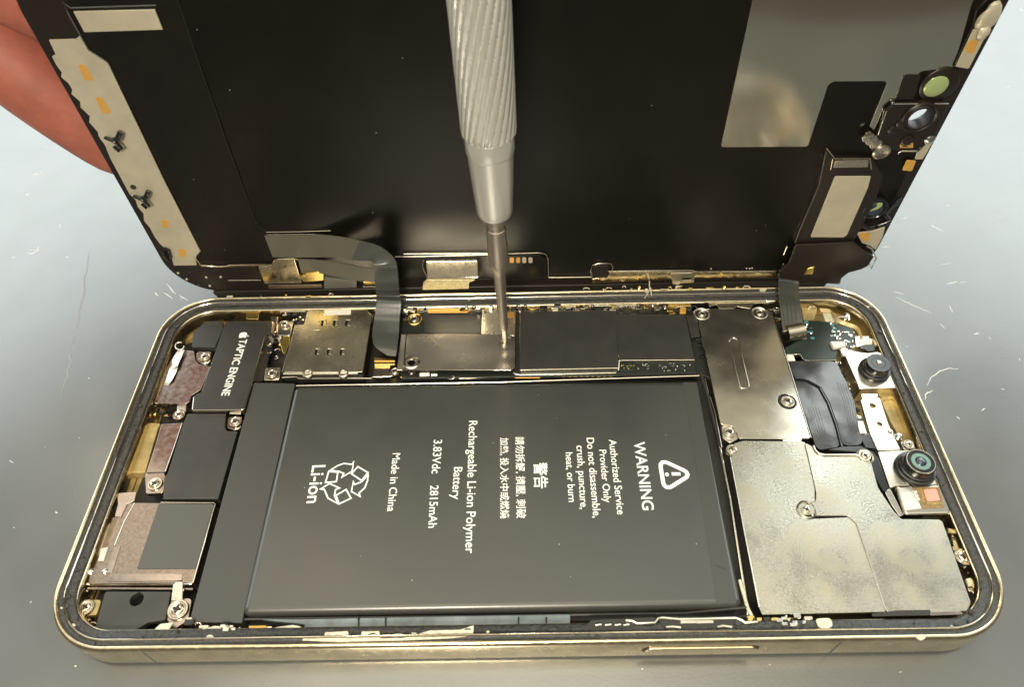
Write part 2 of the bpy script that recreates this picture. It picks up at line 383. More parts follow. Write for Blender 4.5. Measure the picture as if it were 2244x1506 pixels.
# ================================================================== THE BENCH TOP
bm = bmesh.new()
v = [bm.verts.new(p) for p in ((-60, -4.3, 0), (70, -4.3, 0), (70, 75, 0), (-60, 75, 0), (-60, -4.3, -3), (70, -4.3, -3), (70, 75, -3), (-60, 75, -3))]
for f in ((0, 1, 2, 3), (4, 7, 6, 5), (0, 4, 5, 1), (1, 5, 6, 2), (2, 6, 7, 3), (3, 7, 4, 0)): bm.faces.new([v[i] for i in f])
def scratch(view, pts, w, mi=1):
    P = [BODY.hit(*q, .0008)[:2] for q in full(view, pts)]
    Q = []
    for a, b in zip(P, P[1:]):
        for k in range(4): Q.append(a + (b - a) * k / 4 + (np.random.RandomState(int(abs(a[0]) * 999) + k).rand(2) - .5) * w * .8)
    Q.append(P[-1]); prev = None; n = len(Q)
    for i, q in enumerate(Q):
        d = Q[min(i + 1, n - 1)] - Q[max(i - 1, 0)]; d = d / (np.linalg.norm(d) + 1e-9); nn = np.array([-d[1], d[0]])
        ww = w * (.15 + .85 * math.sin(math.pi * (i + .3) / (n - .4))) * (.6 + .4 * random.random()) / 2
        cur = (bm.verts.new((*(q - nn * ww), .0012)), bm.verts.new((*(q + nn * ww), .0012)))
        if prev: f = bm.faces.new((prev[0], cur[0], cur[1], prev[1])); f.material_index = mi
        prev = cur
S = [('R', [(240, 130), (300, 118), (350, 100)], .05), ('R', [(215, 765), (265, 770), (320, 740), (310, 715)], .07), ('R', [(90, 805), (140, 795)], .05), ('R', [(540, 800), (560, 798)], .05),
     ('R', [(1365, 1015), (1400, 1060), (1440, 1105)], .05), ('R', [(1270, 1090), (1300, 1120)], .05), ('R', [(1340, 1090), (1415, 1140)], .04), ('R', [(1465, 1110), (1545, 1155)], .04),
     ('R', [(210, 285), (235, 290)], .08), ('C', [(75, 258), (95, 270)], .045), ('Q', [(360, 1215), (420, 1190)], .03), ('Q', [(270, 1440), (350, 1410)], .04),
     ('N', [(1300, 640), (1400, 700)], .055), ('N', [(1090, 600), (1140, 590)], .03), ('N', [(1030, 1135), (1110, 1155)], .03), ('N', [(1040, 1170), (1180, 1240), (1320, 1295)], .035),
     ('N', [(1420, 1078), (1500, 1062)], .045), ('N', [(950, 810), (1000, 805)], .04), ('N', [(1370, 1370), (1410, 1410)], .03), ('N', [(1440, 1235), (1465, 1290)], .03),
     ('H', [(960, 430), (990, 370), (1060, 320), (1130, 300), (1200, 302)], .05), ('H', [(950, 540), (955, 490), (1010, 465)], .05), ('H', [(1185, 660), (1210, 682)], .05),
     ('H', [(1310, 45), (1355, 35)], .05), ('K', [(765, 1000), (785, 1004)], .05), ('K', [(1815, 965), (1830, 970)], .03), ('C', [(230, 1470), (242, 1478)], .04),
     ('M', [(2215, 55), (2240, 70)], .10), ('M', [(2115, 575), (2160, 568)], .05), ('0', [(2060, 580), (2085, 577)], .02), ('0', [(2150, 900), (2160, 895)], .03), ('0', [(20, 1010), (30, 1014)], .03),
     ('0', [(2170, 470), (2200, 478)], .02), ('0', [(2100, 620), (2120, 618)], .02), ('0', [(60, 550), (90, 545)], .03), ('0', [(130, 490), (133, 500)], .03)]
for vw, pts, w in S: scratch(vw, pts, w * .55)
rs = random.Random(3)
for k in range(60):
    u, vv = rs.uniform(0, 2244), rs.uniform(150, 1500); l = rs.uniform(2, 12); a = rs.uniform(0, 3.1)
    scratch('0', [(u, vv), (u + l * math.cos(a), vv + l * math.sin(a) * .6)], rs.uniform(.008, .018))
scratch('R', [(730, 765), (700, 960), (690, 1060), (640, 1340), (600, 1490)], .05, 2)
scratch('0', [(160, 748), (150, 810), (135, 870)], .05, 2)
me = bpy.data.meshes.new('tabletop'); bm.to_mesh(me); bm.free()
tt = link('workbench_top', me, [TABLE, SCRATCH, SEAM], origin=(0, 0, 0)); tt['kind'] = 'structure'; tt['label'] = 'grey blue scratched workbench top under the opened phone'; tt['category'] = 'workbench'
# ================================================================== THE PHONE BODY
phone = thing('phone_body', (7.335, 3.575, 0), 'opened gold phone body lying face up on the grey bench, battery and circuit parts exposed', 'phone')
LX, LY, RC = 14.67, 7.15, 1.05
def rrect(d, seg=18, sub=24):
    """rounded rectangle inset by d, always the same number of points"""
    r = max(.05, RC - d); out = []
    cs = [((LX - RC, LY - RC), 0), ((RC, LY - RC), 90), ((RC, RC), 180), ((LX - RC, RC), 270)]
    for i, (c, a0) in enumerate(cs):
        for k in range(seg + 1):
            a = math.radians(a0 + 90 * k / seg); out.append((c[0] + r * math.cos(a), c[1] + r * math.sin(a)))
        nx = cs[(i + 1) % 4]; p = out[-1]; a = math.radians(nx[1]); q = (nx[0][0] + r * math.cos(a), nx[0][1] + r * math.sin(a))
        for k in range(1, sub): out.append((p[0] + (q[0] - p[0]) * k / sub, p[1] + (q[1] - p[1]) * k / sub))
    return out
def sweep(name, prof, m, parent, jit=0.0, closed=False, sharp=50):
    bm = bmesh.new(); rows = []
    for d, z in prof:
        pts = rrect(d); rows.append([bm.verts.new((x, y, z + (random.uniform(-jit, jit) if jit else 0))) for x, y in pts])
    pr = list(zip(rows, rows[1:])) + ([(rows[-1], rows[0])] if closed else [])
    for a, b in pr:
        n = len(a)
        for k in range(n): bm.faces.new((a[k], a[(k + 1) % n], b[(k + 1) % n], b[k]))
    bmesh.ops.recalc_face_normals(bm, faces=bm.faces)
    me = bpy.data.meshes.new(name); bm.to_mesh(me); bm.free(); smooth(me, sharp); return link(name, me, m, parent)
frame = sweep('frame', [(.34, .02), (.09, .015), (.03, .035), (.005, .075), (0, .11), (0, .62), (.008, .655), (.028, .685), (.05, .697), (.07, .690), (.082, .668), (.086, .62), (.33, .60), (.345, .58), (.35, .10), (.34, .08)], GOLD, phone, closed=True)
gasket = sweep('adhesive_gasket', [(.084, .655), (.10, .648), (.135, .642), (.150, .650), (.160, .668), (.172, .674), (.184, .668), (.195, .645), (.24, .638), (.30, .634), (.322, .622), (.326, .605)], GLUE, phone, jit=.004, sharp=70)
ridge = sweep('gasket_ridge', [(.160, .668), (.166, .680), (.173, .684), (.180, .680), (.186, .668)], CHROME, gasket, jit=.002)
poly('inner_floor', rrect(.352, 10, 2), .13, .08, GOLD_IN, phone, r=0, bev=.005)
# black sheet added as painted shade in the gaps of the middle and left
sheet('gap_shade_sheet', '0', [(395, 760), (620, 668), (1700, 665), (1790, 800), (1900, 960), (2080, 1120), (2130, 1350), (700, 1392), (240, 1392), (205, 1330), (330, 1000)], .16, .02, DARKM, phone, r=.1)
# side button on the near face and antenna breaks
def rod_face(name, u0, u1, z0, z1, m, parent, prot=.05):
    a = BODY.hit(u0, 1410, .6)[0]; b = BODY.hit(u1, 1410, .6)[0]
    P = Plane((0, 0, 0), (1., 0, 0), (0, 0, 1.), (0, -1., 0))
    return poly(name, [(a, z0), (b, z0), (b, z1), (a, z1)], prot, .08, m, parent, r=(z1 - z0) / 2, bev=.02, plane=P)
rod_face('side_button', 1416, 1664, .30, .50, GOLD, phone, .035)
rod_face('button_recess', 1408, 1672, .27, .53, DARKM, phone, .004)
rod_face('antenna_band', 316, 324, .04, .64, GREY, phone, .003)
rod_face('antenna_band', 1838, 1846, .04, .64, GREY, phone, .003)
# ---- screws: one mesh, many copies
def screw_mesh():
    bm = bmesh.new(); prof = [(.100, -.05), (.105, 0), (.098, .012), (.086, .012), (.080, .004), (.068, .003), (.062, .022), (.052, .030), (.036, .031), (.030, .012), (.006, .006)]
    prev = None; seg = 24
    for i, (r, h) in enumerate(prof):
        ring = []
        for k in range(seg):
            a = 2 * math.pi * k / seg; rr = r * (1 + .35 * math.cos(4 * a)) if i >= 8 else r
            ring.append(bm.verts.new((rr * math.cos(a), rr * math.sin(a), h)))
        if prev:
            for k in range(seg): bm.faces.new((prev[k], prev[(k + 1) % seg], ring[(k + 1) % seg], ring[k])).material_index = 1 if i >= 10 else 0
        prev = ring
    f = bm.faces.new(prev); f.material_index = 1
    me = bpy.data.meshes.new('screw'); bm.to_mesh(me); bm.free(); smooth(me, 50)
    me.materials.append(SCREWM); me.materials.append(DARKM); return me
SCREW = screw_mesh()
def screw(view, x, y, z, parent, s=1.0, plane=BODY):
    p = at(view, x, y, z, plane); o = bpy.data.objects.new('screw', SCREW); scene.collection.objects.link(o)
    o.parent = parent; o.location = p - WLOC[parent.name]; o.scale = (s, s, s)
    M = Matrix((tuple(plane.ex), tuple(plane.ey), tuple(plane.n))).transposed()
    o.rotation_euler = (M @ Matrix.Rotation(random.uniform(0, 1.5), 3, 'Z')).to_euler(); return o
# ---- battery
BZ = .60
batt = sheet('battery', '0', [(645, 846), (1530, 834), (1628, 1328), (528, 1346)], BZ, .44, BATT, phone, r=.10, bev=.105, res=5)
sheet('battery_tape', '0', [(556, 838), (647, 840), (530, 1366), (414, 1364)], .535, .30, BATT2, phone, r=.02, bev=.02)
sheet('clear_film', '0', [(1497, 838), (1527, 838), (1612, 1318), (1570, 1320)], BZ + .003, .003, BATT2, batt, r=.01, bev=0)
sheet('battery_tray', '0', [(640, 832), (1540, 818), (1555, 838), (1640, 1345), (1632, 1356), (520, 1372), (518, 1350)], .26, .10, BLACK, phone, r=.03, bev=.01)
tube('tray_edge', [at('0', 650, 846, .50), at('0', 1100, 838, .50), at('0', 1532, 824, .50)], .02, CHROME, phone)
tube('tray_edge', [at('0', 528, 1358, .45), at('0', 1000, 1352, .46), at('0', 1500, 1345, .46), at('0', 1636, 1332, .52)], .022, BLACK, phone)
IZ = BZ + .0015
lines = [('WARNING', 'X', (1418, 288), (1500, 915), .012, 1.0), ('Authorized Service', 'X', (1190, 268), (1268, 955), .006, 1.0), ('Provider Only', 'X', (1101, 362), (1146, 845), .006, 1.0),
         ('Do not disassemble,', 'X', (985, 252), (1047, 985), .006, 1.0), ('crush, puncture,', 'X', (892, 322), (930, 905), .006, 1.0), ('heat, or burn', 'X', (792, 386), (822, 840), .006, 1.0),
         ('警告', 'X', (510, 478), (516, 715), .014, 1.0), ('請勿拆解, 擠壓, 刺破', 'X', (338, 243), (350, 990), .008, 1.0), ('加熱, 投入水中或燃燒', 'X', (198, 250), (200, 992), .008, 1.0),
         ('Rechargeable Li-ion Polymer', 'P', (1538, 170), (1506, 1322), .006, 1.0), ('Battery', 'P', (1408, 572), (1388, 852), .006, 1.0), ('3.83Vdc', 'P', (1232, 335), (1212, 628), .006, 1.0),
         ('2815mAh', 'P', (1202, 732), (1184, 1100), .006, 1.0), ('Made in China', 'P', (876, 452), (826, 958), .006, 1.0), ('Li-ion', 'P', (178, 558), (126, 886), .010, 1.0)]
for body, vw, a, b, bold, xs in lines: lettering('printed_text', body, vw, a, b, IZ, INK, batt, bold, xs=xs)
sym = [[(330, 600), (395, 560), (450, 540), (520, 548), (535, 526), (522, 608), (432, 660), (450, 628), (405, 608)], [(318, 610), (398, 616), (385, 698), (290, 706)],
       [(572, 568), (660, 620), (603, 688), (516, 630)], [(662, 640), (655, 690), (632, 752), (582, 798), (592, 828), (516, 785), (532, 696), (542, 724), (604, 700)],
       [(398, 890), (312, 842), (280, 766), (248, 762), (325, 715), (412, 754), (378, 768), (368, 820)], [(382, 818), (470, 766), (512, 843), (408, 892)]]
for i, s_ in enumerate(sym): stroke('recycling_arrow', 'P', s_, .026, IZ + .0004 * i, INK, batt)
stroke('warning_triangle', 'X', [(1652, 445), (1950, 584), (1700, 738)], .07, IZ, INK, batt, r=.09)
stroke('exclamation_mark', 'X', [(1765, 583), (1846, 582)], .062, IZ, INK, batt, closed=False)
rings('exclamation_dot', at('X', 1722, 588, IZ), BODY, [(.036, 0), (.036, .002)], INK, batt, 16)
stroke('wrap_crease', 'K', [(1378, 150), (1420, 165), (1468, 186)], .02, BZ + .004, BLACK, batt, closed=False)
stroke('label_seam', '0', [(1120, 842), (1124, 1000)], .006, BZ + .0006, BATT2, batt, closed=False)
rd = random.Random(5)
for k in range(10):
    p = at('0', rd.uniform(640, 1580), rd.uniform(860, 1310), BZ); q = rd.uniform(.004, .008)
    rings('dust_speck', p, BODY, [(q, 0), (q * .9, .008), (.002, .010)], INK if k % 3 == 0 else SCRATCH, batt, 6)
# ---- vibration motor with its lettering
hap_px = [(835, 232), (1292, 229), (1275, 338), (1215, 352), (1010, 1072), (512, 1074), (528, 940), (603, 905)]
hap = sheet('vibration_motor', 'A', hap_px, .585, .42, CHROME, phone, r=.05, bev=.025)
hc = np.mean(hap_px, 0)
sheet('cover_film', 'A', [tuple(hc + (np.array(p) - hc) * [.972, .982]) for p in hap_px], .592, .01, BLACK, hap, r=.05, bev=.003)
lettering('printed_text', 'TAPTIC ENGINE', 'A', (972, 405), (795, 936), .5925, INK, hap, .016, xs=1.12)
ap = [(0, .30), (.12, .36), (.28, .33), (.38, .22), (.30, .12), (.27, 0), (.31, -.12), (.40, -.20), (.33, -.36), (.20, -.47), (.08, -.46), (0, -.43), (-.08, -.46), (-.20, -.47), (-.33, -.36), (-.41, -.18), (-.42, .05), (-.35, .24), (-.20, .35), (-.08, .34)]
lf = [(.0, .38), (.02, .50), (.12, .60), (.17, .60), (.15, .48), (.08, .40)]
ac = at('A', 1005, 366, .5925); ad = np.array(at('A', 795, 936, .5925) - at('A', 972, 405, .5925))[:2]; ad /= np.linalg.norm(ad); au = np.array([-ad[1], ad[0]])
for nm, shp in (('apple_mark', ap), ('apple_leaf', lf)):
    q = [tuple(ac[:2] + (ad * x + au * y) * .19) for x, y in shp]
    poly(nm, q, .595, .003, INK, hap, r=.01, bev=0)
# ---- left-hand modules
ps = sheet('bottom_bracket', 'A', [(395, 500), (540, 512), (552, 600), (585, 636), (650, 645), (690, 655), (600, 880), (512, 935), (495, 995), (460, 1012), (158, 1008), (250, 720), (330, 580)], .50, .30, STEEL_P, phone, r=.04, bev=.015)
band('antenna_strip', [(at('A', 390, 500, .56), at('A', 450, 505, .56)), (at('A', 335, 590, .53), at('A', 410, 590, .56)), (at('A', 320, 650, .52), at('A', 385, 650, .57)), (at('A', 300, 700, .52), at('A', 380, 690, .53)), (at('A', 275, 780, .52), at('A', 335, 780, .54)), (at('A', 250, 835, .51), at('A', 295, 840, .51))], .012, STEEL_L, phone)
tube('antenna_loop', [at('A', 405 + 42 * math.cos(a), 470 + 36 * math.sin(a), .55) for a in np.linspace(0, 5.2, 14)], .018, CHROME, phone)
sheet('microphone_block', 'A', [(638, 232), (808, 228), (812, 300), (735, 478), (512, 478), (530, 330), (575, 300)], .50, .30, BLACK, phone, r=.03, bev=.02)
sheet('rear_clip', 'A', [(1030, 165), (1145, 155), (1148, 215), (1030, 212)], .55, .1, GOLD_BRIGHT, phone, r=.02)
sheet('rear_clip', 'A', [(1260, 190), (1330, 188), (1320, 330), (1285, 335)], .55, .2, STEEL_P, phone, r=.02)
sheet('screw_tab', 'A', [(560, 525), (700, 515), (690, 620), (620, 640), (560, 600)], .46, .04, CHROME, phone, r=.05)
screw('A', 640, 572, .485, phone, 1.15)
sheet('screw_tab', 'A', [(378, 1020), (465, 1020), (460, 1090), (375, 1090)], .46, .04, STEEL_L, phone, r=.02)
screw('A', 398, 1118, .47, phone, 1.15)
sheet('screw_tab', 'A', [(875, 1072), (985, 1070), (978, 1110), (870, 1108)], .50, .04, STEEL_L, phone, r=.01)
sheet('screw_tab', 'A', [(855, 1135), (990, 1130), (985, 1240), (920, 1262), (845, 1240)], .46, .10, STEEL_P, phone, r=.06)
screw('A', 928, 1185, .49, phone, 1.2)
sheet('screw_tab', 'A', [(1215, 670), (1355, 668), (1345, 790), (1195, 790)], .50, .2, STEEL, phone, r=.03)
screw('A', 1275, 735, .52, phone, 1.15)
rings('solder_bead', at('A', 1335, 790, .48), BODY, [(.02, 0), (.035, .02), (.03, .05), (.005, .06)], SOLDER, phone, 12)
sheet('haptic_flex', 'A', [(1225, 380), (1300, 390), (1180, 800), (1110, 800)], .40, .03, DARKM, phone, r=.02)
rings('solder_bead', at('A', 1252, 470, .45), BODY, [(.03, 0), (.05, .02), (.04, .05), (.005, .06)], SOLDER, phone, 12)
# gold trough and rosy shield below the bracket
sheet('gold_trough', 'B', [(520, 385), (680, 255), (640, 385), (762, 392), (735, 440), (592, 935), (400, 935), (370, 1140), (290, 1140), (300, 930)], .34, .20, GOLD_IN, phone, r=.03)
sheet('trough_cover', 'B', [(770, 400), (1000, 388), (820, 925), (600, 935), (700, 640)], .47, .28, STEEL_P, phone, r=.02, bev=.012)
tube('trough_edge', [at('B', 1003, 392, .475), at('B', 915, 655, .475), at('B', 818, 925, .475)], .014, CHROME, phone)
sheet('screw_tab', 'B', [(600, 920), (800, 935), (830, 1000), (790, 1160), (600, 1170), (590, 960)], .44, .10, STEEL_P, phone, r=.04)
screw('B', 702, 1060, .47, phone, 1.2)
rings('pogo_post', at('B', 710, 305, .36), BODY, [(.04, -.1), (.04, .02), (.03, .05), (.005, .06)], GOLD_BRIGHT, phone, 16)
# black tapes over loudspeaker
sheet('black_tape', 'B', [(1058, 285), (1480, 285), (1470, 430), (1490, 475), (1610, 478), (1395, 1225), (790, 1225), (800, 1000), (840, 935), (1010, 400)], .50, .34, BLACK, phone, r=.03, bev=.01)
spk = sheet('loudspeaker', 'C', [(640, 185), (900, 188), (1330, 190), (1155, 830), (1080, 820), (330, 830), (345, 740), (500, 520)], .52, .36, STEEL_R, phone, r=.06, bev=.02)
sheet('foam_pad', 'C', [(888, 198), (1318, 196), (1178, 708), (716, 708)], .532, .014, GREY, spk, r=.02, bev=.004)
tube('speaker_edge', [at('C', p, q, .53) for p, q in ((905, 187), (1322, 189), (1334, 200), (1160, 815), (1140, 828), (1085, 828))], .010, CHROME, spk)
sheet('copper_bar', 'C', [(510, 752), (965, 745), (1075, 748), (1070, 800), (480, 808)], .528, .012, STEEL_P, spk, r=.01, bev=.004)
sheet('pressed_step', 'C', [(540, 532), (590, 525), (520, 740), (470, 745)], .530, .014, STEEL_P, spk, r=.01, bev=.005)
tube('speaker_edge', [at('C', 700, 190, .525), at('C', 620, 330, .525), at('C', 540, 525, .525)], .009, CHROME, spk)
tube('tape_seam', [at('C', q, w, .503) for q, w in ((920, 156), (1325, 151), (1345, 140))], .006, GREY, phone)
tube('speaker_edge', [at('C', 330, 826, .48), at('C', 1010, 822, .48)], .03, CHROME, spk)
tube('speaker_edge', [at('C', 335, 862, .42), at('C', 1160, 868, .42)], .03, STEEL_P, spk)
sheet('spring_clip', 'C', [(560, 110), (718, 100), (700, 170), (640, 200), (590, 300), (540, 300), (565, 200)], .54, .03, STEEL_P, phone, r=.02)
sheet('spring_clip', 'C', [(430, 545), (495, 535), (455, 650), (408, 650)], .54, .03, STEEL_L, phone, r=.01)
sheet('side_plate', 'C', [(470, 300), (620, 300), (540, 520), (440, 760), (330, 760), (330, 740)], .42, .03, STEEL_P, phone, r=.01)
for q in ((350, 728), (462, 728)): rings('solder_bead', at('C', *q, .53), BODY, [(.05, -.05), (.05, 0), (.03, .02), (.005, .025)], SOLDER, phone, 14)
pc = sheet('corner_cover', 'C', [(468, 886), (985, 886), (940, 1108), (800, 1130), (700, 1195), (480, 1198), (392, 1165), (440, 985)], .50, .12, BLACK, phone, r=.03, bev=.01, holes=[hole('C', 715, 948, .105)])
sheet('screw_tab', 'C', [(1000, 830), (1080, 770), (1075, 960), (985, 960)], .52, .06, CHROME, phone, r=.01)
sheet('screw_tab', 'C', [(985, 950), (1150, 935), (1120, 1110), (1010, 1180), (950, 1110)], .47, .1, STEEL_P, phone, r=.06)
screw('C', 1040, 1030, .51, phone, 1.55)
sheet('screw_tab', 'C', [(270, 950), (440, 950), (400, 1070), (300, 1080)], .42, .1, GOLD_IN, phone, r=.05)
screw('C', 320, 1012, .45, phone, 1.2)
sheet('antenna_foot', 'C', [(900, 1140), (1010, 1125), (960, 1195), (840, 1195)], .56, .05, STEEL_L, phone, r=.02)
# ---- SIM reader
WIN = ((897, 427), (1063, 427), (1230, 427), (810, 825), (975, 825), (1155, 825))
simH = [[(x + 12, y - 42), (x + 82, y - 42), (x + 70, y + 42), (x, y + 42)] for x, y in WIN]
sim = sheet('card_reader', 'L', [(735, 212), (1540, 205), (1555, 290), (1602, 312), (1475, 1102), (385, 1108), (540, 452), (665, 448), (700, 300)], .575, .035, STEEL, phone, r=.03, bev=.01, holes=simH)
for x, y in WIN: sheet('contact_tongue', 'L', [(x + 40, y - 32), (x + 80, y - 36), (x + 68, y + 34), (x + 28, y + 34)], .572, .02, STEEL_L, sim, r=.01, bev=.006)
sheet('reader_base', 'L', [(735, 215), (1540, 210), (1602, 330), (1480, 1170), (380, 1175), (540, 460)], .50, .34, DARKM, sim, r=.02)
sheet('white_sticker', 'L', [(945, 208), (1318, 202), (1308, 308), (945, 318)], .580, .004, WHITE, sim, r=.005, bev=0)
sheet('raised_flap', 'L', [(740, 215), (945, 208), (845, 330), (885, 520), (800, 520), (700, 440)], .584, .012, STEEL_L, sim, r=.02, bev=.004)
tube('front_lip', [at('L', 385, 1128, .55), at('L', 1410, 1122, .55)], .030, CHROME, sim)
tube('front_lip', [at('L', 365, 1180, .50), at('L', 560, 1170, .50), at('L', 600, 1195, .5), at('L', 1600, 1190, .50)], .016, CHROME, sim)
for x in (720, 1210): rings('press_mark', at('L', x, 1125, .56), BODY, [(.11, -.02), (.10, .02), (.07, .028), (.05, .012), (.005, .01)], STEEL, sim, 20)
tube('reader_edge', [at('L', 545, 460, .58), at('L', 372, 1100, .58)], .013, CHROME, sim)
tube('reader_edge', [at('L', 1625, 310, .5), at('L', 1590, 430, .5)], .02, SOLDER, sim)
sheet('rear_bracket', 'L', [(340, 395), (430, 390), (520, 420), (480, 600), (290, 600), (300, 460)], .52, .1, CHROME, phone, r=.05)
screw('L', 405, 445, .55, phone, .95)
sheet('rear_bracket', 'L', [(380, 600), (480, 600), (470, 700), (410, 850), (380, 850), (330, 700)], .50, .05, GOLD_BRIGHT, phone, r=.03)
sheet('rear_bracket', 'L', [(205, 345), (318, 342), (300, 470), (260, 600), (235, 560), (250, 400)], .54, .05, STEEL_P, phone, r=.02)
for q in ((610, 360, .03), (650, 400, .03), (520, 400, .025), (560, 390, .02)): rings('solder_bead', at('L', q[0], q[1], .54), BODY, [(q[2], -.05), (q[2] * 1.4, 0), (q[2], .03), (.003, .035)], SOLDER, phone, 10)
# ---- the far inner wall: clips and residue
tube('wall_rail', [at('E', 160, 850, .56), at('E', 210, 805, .57), at('E', 690, 795, .57), at('E', 740, 828, .56), at('E', 860, 822, .56), at('E', 890, 802, .57), at('E', 1290, 798, .57), at('E', 1310, 850, .54)], .018, CHROME, phone)
tube('wall_rail', [at('D', 660, 850, .60), at('D', 690, 832, .60), at('D', 1165, 826, .60)], .018, CHROME, phone)
tube('wall_rail', [at('D', 430, 878, .56), at('D', 640, 876, .56)], .02, CHROME, phone)
for x, w in ((260, 45), (335, 80), (490, 75), (585, 55)): sheet('contact_block', 'E', [(x, 815), (x + w, 812), (x + w, 848), (x, 850)], .53, .08, CHROME, phone, r=.01)
sheet('orange_flex', 'E', [(325, 850), (590, 850), (680, 862), (660, 884), (330, 886)], .52, .02, ORANGE, phone, r=.02)
def loop_bracket(view, x0, x1, yt, yb, z):
    c = [(x0 + 30, yt), (x1 - 40, yt - 6), (x1, (yt + yb) / 2), (x1 - 40, yb - 6), (x0 + 30, yb), (x0, (yt + yb) / 2)]
    tube('button_bracket', [(*p, z) for p in roundpoly(trace(view, c, z), .05, 4)], .016, CHROME, phone, closed=True)
loop_bracket('F', 135, 655, 660, 735, .58); loop_bracket('F', 785, 1300, 642, 712, .58)
sheet('bracket_plate', 'F', [(930, 705), (1135, 700), (1140, 735), (925, 740)], .56, .03, GOLD_BRIGHT, phone, r=.01)
for x in (935, 1035): sheet('coil_contact', 'F', [(x, 745), (x + 60, 742), (x + 55, 800), (x - 5, 802)], .52, .06, ORANGE, phone, r=.01)
tube('wall_rail', [at('F', 1300, 700, .58), at('F', 1390, 690, .58), at('F', 1810, 668, .58), at('F', 1850, 690, .58), at('F', 1950, 690, .58)], .02, CHROME, phone)
sheet('wall_tab', 'F', [(1300, 690), (1860, 672), (1950, 700), (1730, 712), (1700, 760), (1570, 740), (1540, 760), (1400, 760), (1380, 720), (1310, 740)], .57, .02, STEEL, phone, r=.02)
rng = random.Random(11)
def beads(view, x0, x1, y0, y1, n, z, s0, s1, parent, mats=(SOLDER,), name='solder_bead', cap=99):
    """small soldered components, each a mesh of its own"""
    for k in range(min(n, cap)):
        x, y = rng.uniform(x0, x1), rng.uniform(y0, y1); s = rng.uniform(s0, s1); p = at(view, x, y, z)
        if rng.random() < .5:
            w, d = s * 1.5, s * .9
            poly(name, [(p[0] - w, p[1] - d), (p[0] + w, p[1] - d), (p[0] + w, p[1] + d), (p[0] - w, p[1] + d)], z + s, s * 1.5, rng.choice(mats), parent, r=.004, bev=.004)
        else: rings(name, p, BODY, [(s, -.02), (s * 1.2, s * .4), (s * .7, s), (.002, s * 1.1)], rng.choice(mats), parent, 10)
beads('F', 170, 620, 675, 725, 12, .55, .012, .028, phone)
beads('F', 820, 1270, 660, 700, 12, .55, .012, .028, phone)
beads('F', 0, 130, 715, 745, 5, .55, .012, .03, phone)
beads('F', 670, 790, 700, 740, 5, .55, .015, .035, phone)
beads('E', 1310, 1440, 830, 855, 6, .55, .01, .02, phone, (GOLD_BRIGHT, SOLDER))
beads('E', 130, 260, 815, 870, 9, .54, .012, .03, phone)
beads('D', 1420, 1490, 830, 900, 8, .54, .012, .03, phone)
def clutter(view, path, n, z, parent, spread, s0, s1, mats, names=('small_clip', 'tiny_connector', 'metal_tab', 'board_component'), seed=1):
    """assorted small hardware scattered along a measured path, each its own part"""
    r_ = random.Random(seed); P = trace(view, path, z)
    for k in range(n):
        t = (k + r_.random()) / n * (len(P) - 1); i = min(int(t), len(P) - 2); f = t - i
        x = P[i][0] + (P[i + 1][0] - P[i][0]) * f; y = P[i][1] + (P[i + 1][1] - P[i][1]) * f
        y += r_.uniform(-spread, spread); x += r_.uniform(-spread, spread) * .5
        w, d = r_.uniform(s0, s1), r_.uniform(s0, s1) * .55; sk = r_.uniform(-.3, .3) * d; zz = z + r_.uniform(-.02, .03)
        kind = r_.random()
        if kind < .6: poly(r_.choice(names), [(x - w + sk, y - d), (x + w * .4 + sk, y - d), (x + w * .6, y - d * .3), (x + w, y - d * .2), (x + w, y + d), (x - w, y + d)], zz, r_.uniform(.03, .10), r_.choice(mats), parent, r=.012, bev=.008)
        elif kind < .8: tube('wire_loop', [(x - w, y, zz), (x - w * .5, y + d, zz + .02), (x + w * .5, y + d, zz + .02), (x + w, y, zz)], .010, r_.choice(mats), parent, 8)
        else: rings('rivet', (x, y, zz), BODY, [(d, -.05), (d * 1.1, .0), (d * .8, .015), (d * .3, .004), (.002, .004)], r_.choice(mats), parent, 14)
MM = (CHROME, STEEL_L, DARKM, LENSK, STEEL_P, GOLD_BRIGHT, DARKM)
clutter('D', [(420, 900), (640, 880)], 8, .50, phone, .05, .03, .08, MM, seed=2)
clutter('D', [(350, 1010), (440, 1130), (380, 1300)], 9, .42, phone, .06, .03, .08, MM, seed=3)
clutter('E', [(120, 858), (320, 845)], 8, .58, phone, .05, .03, .07, MM, seed=4)
clutter('E', [(590, 846), (760, 852), (1050, 846)], 12, .58, phone, .04, .03, .08, MM, seed=5)
clutter('E', [(1060, 846), (1300, 840), (1880, 820)], 22, .58, phone, .05, .03, .09, MM, seed=6)
clutter('F', [(0, 745), (300, 745), (700, 760), (1180, 765)], 30, .57, phone, .05, .03, .10, MM, seed=7)
clutter('F', [(150, 560), (700, 575), (1100, 560), (1900, 555)], 18, .70, phone, .05, .02, .09, (GOLD, CREAM, GOLD_BRIGHT, STEEL_L), ('adhesive_flake',), seed=31)
clutter('D', [(0, 740), (1200, 745)], 6, .70, phone, .04, .02, .07, (GOLD, CREAM, GOLD_BRIGHT), ('adhesive_flake',), seed=32)
clutter('F', [(1180, 850), (1210, 1010), (1260, 1250)], 14, .50, phone, .05, .02, .06, MM, seed=8)
clutter('G', [(790, 150), (860, 250), (900, 330)], 8, .50, phone, .05, .03, .06, MM, seed=9)
clutter('G', [(1390, 640), (1440, 720), (1540, 960), (1620, 1200)], 16, .42, phone, .05, .03, .08, MM, seed=10)
clutter('H', [(420, 600), (480, 740), (570, 880)], 10, .44, phone, .05, .03, .07, MM, seed=12)
clutter('A', [(1290, 420), (1230, 600), (1180, 780)], 9, .40, phone, .04, .02, .06, (CHROME, DARKM, STEEL_P, LENSK), seed=13)
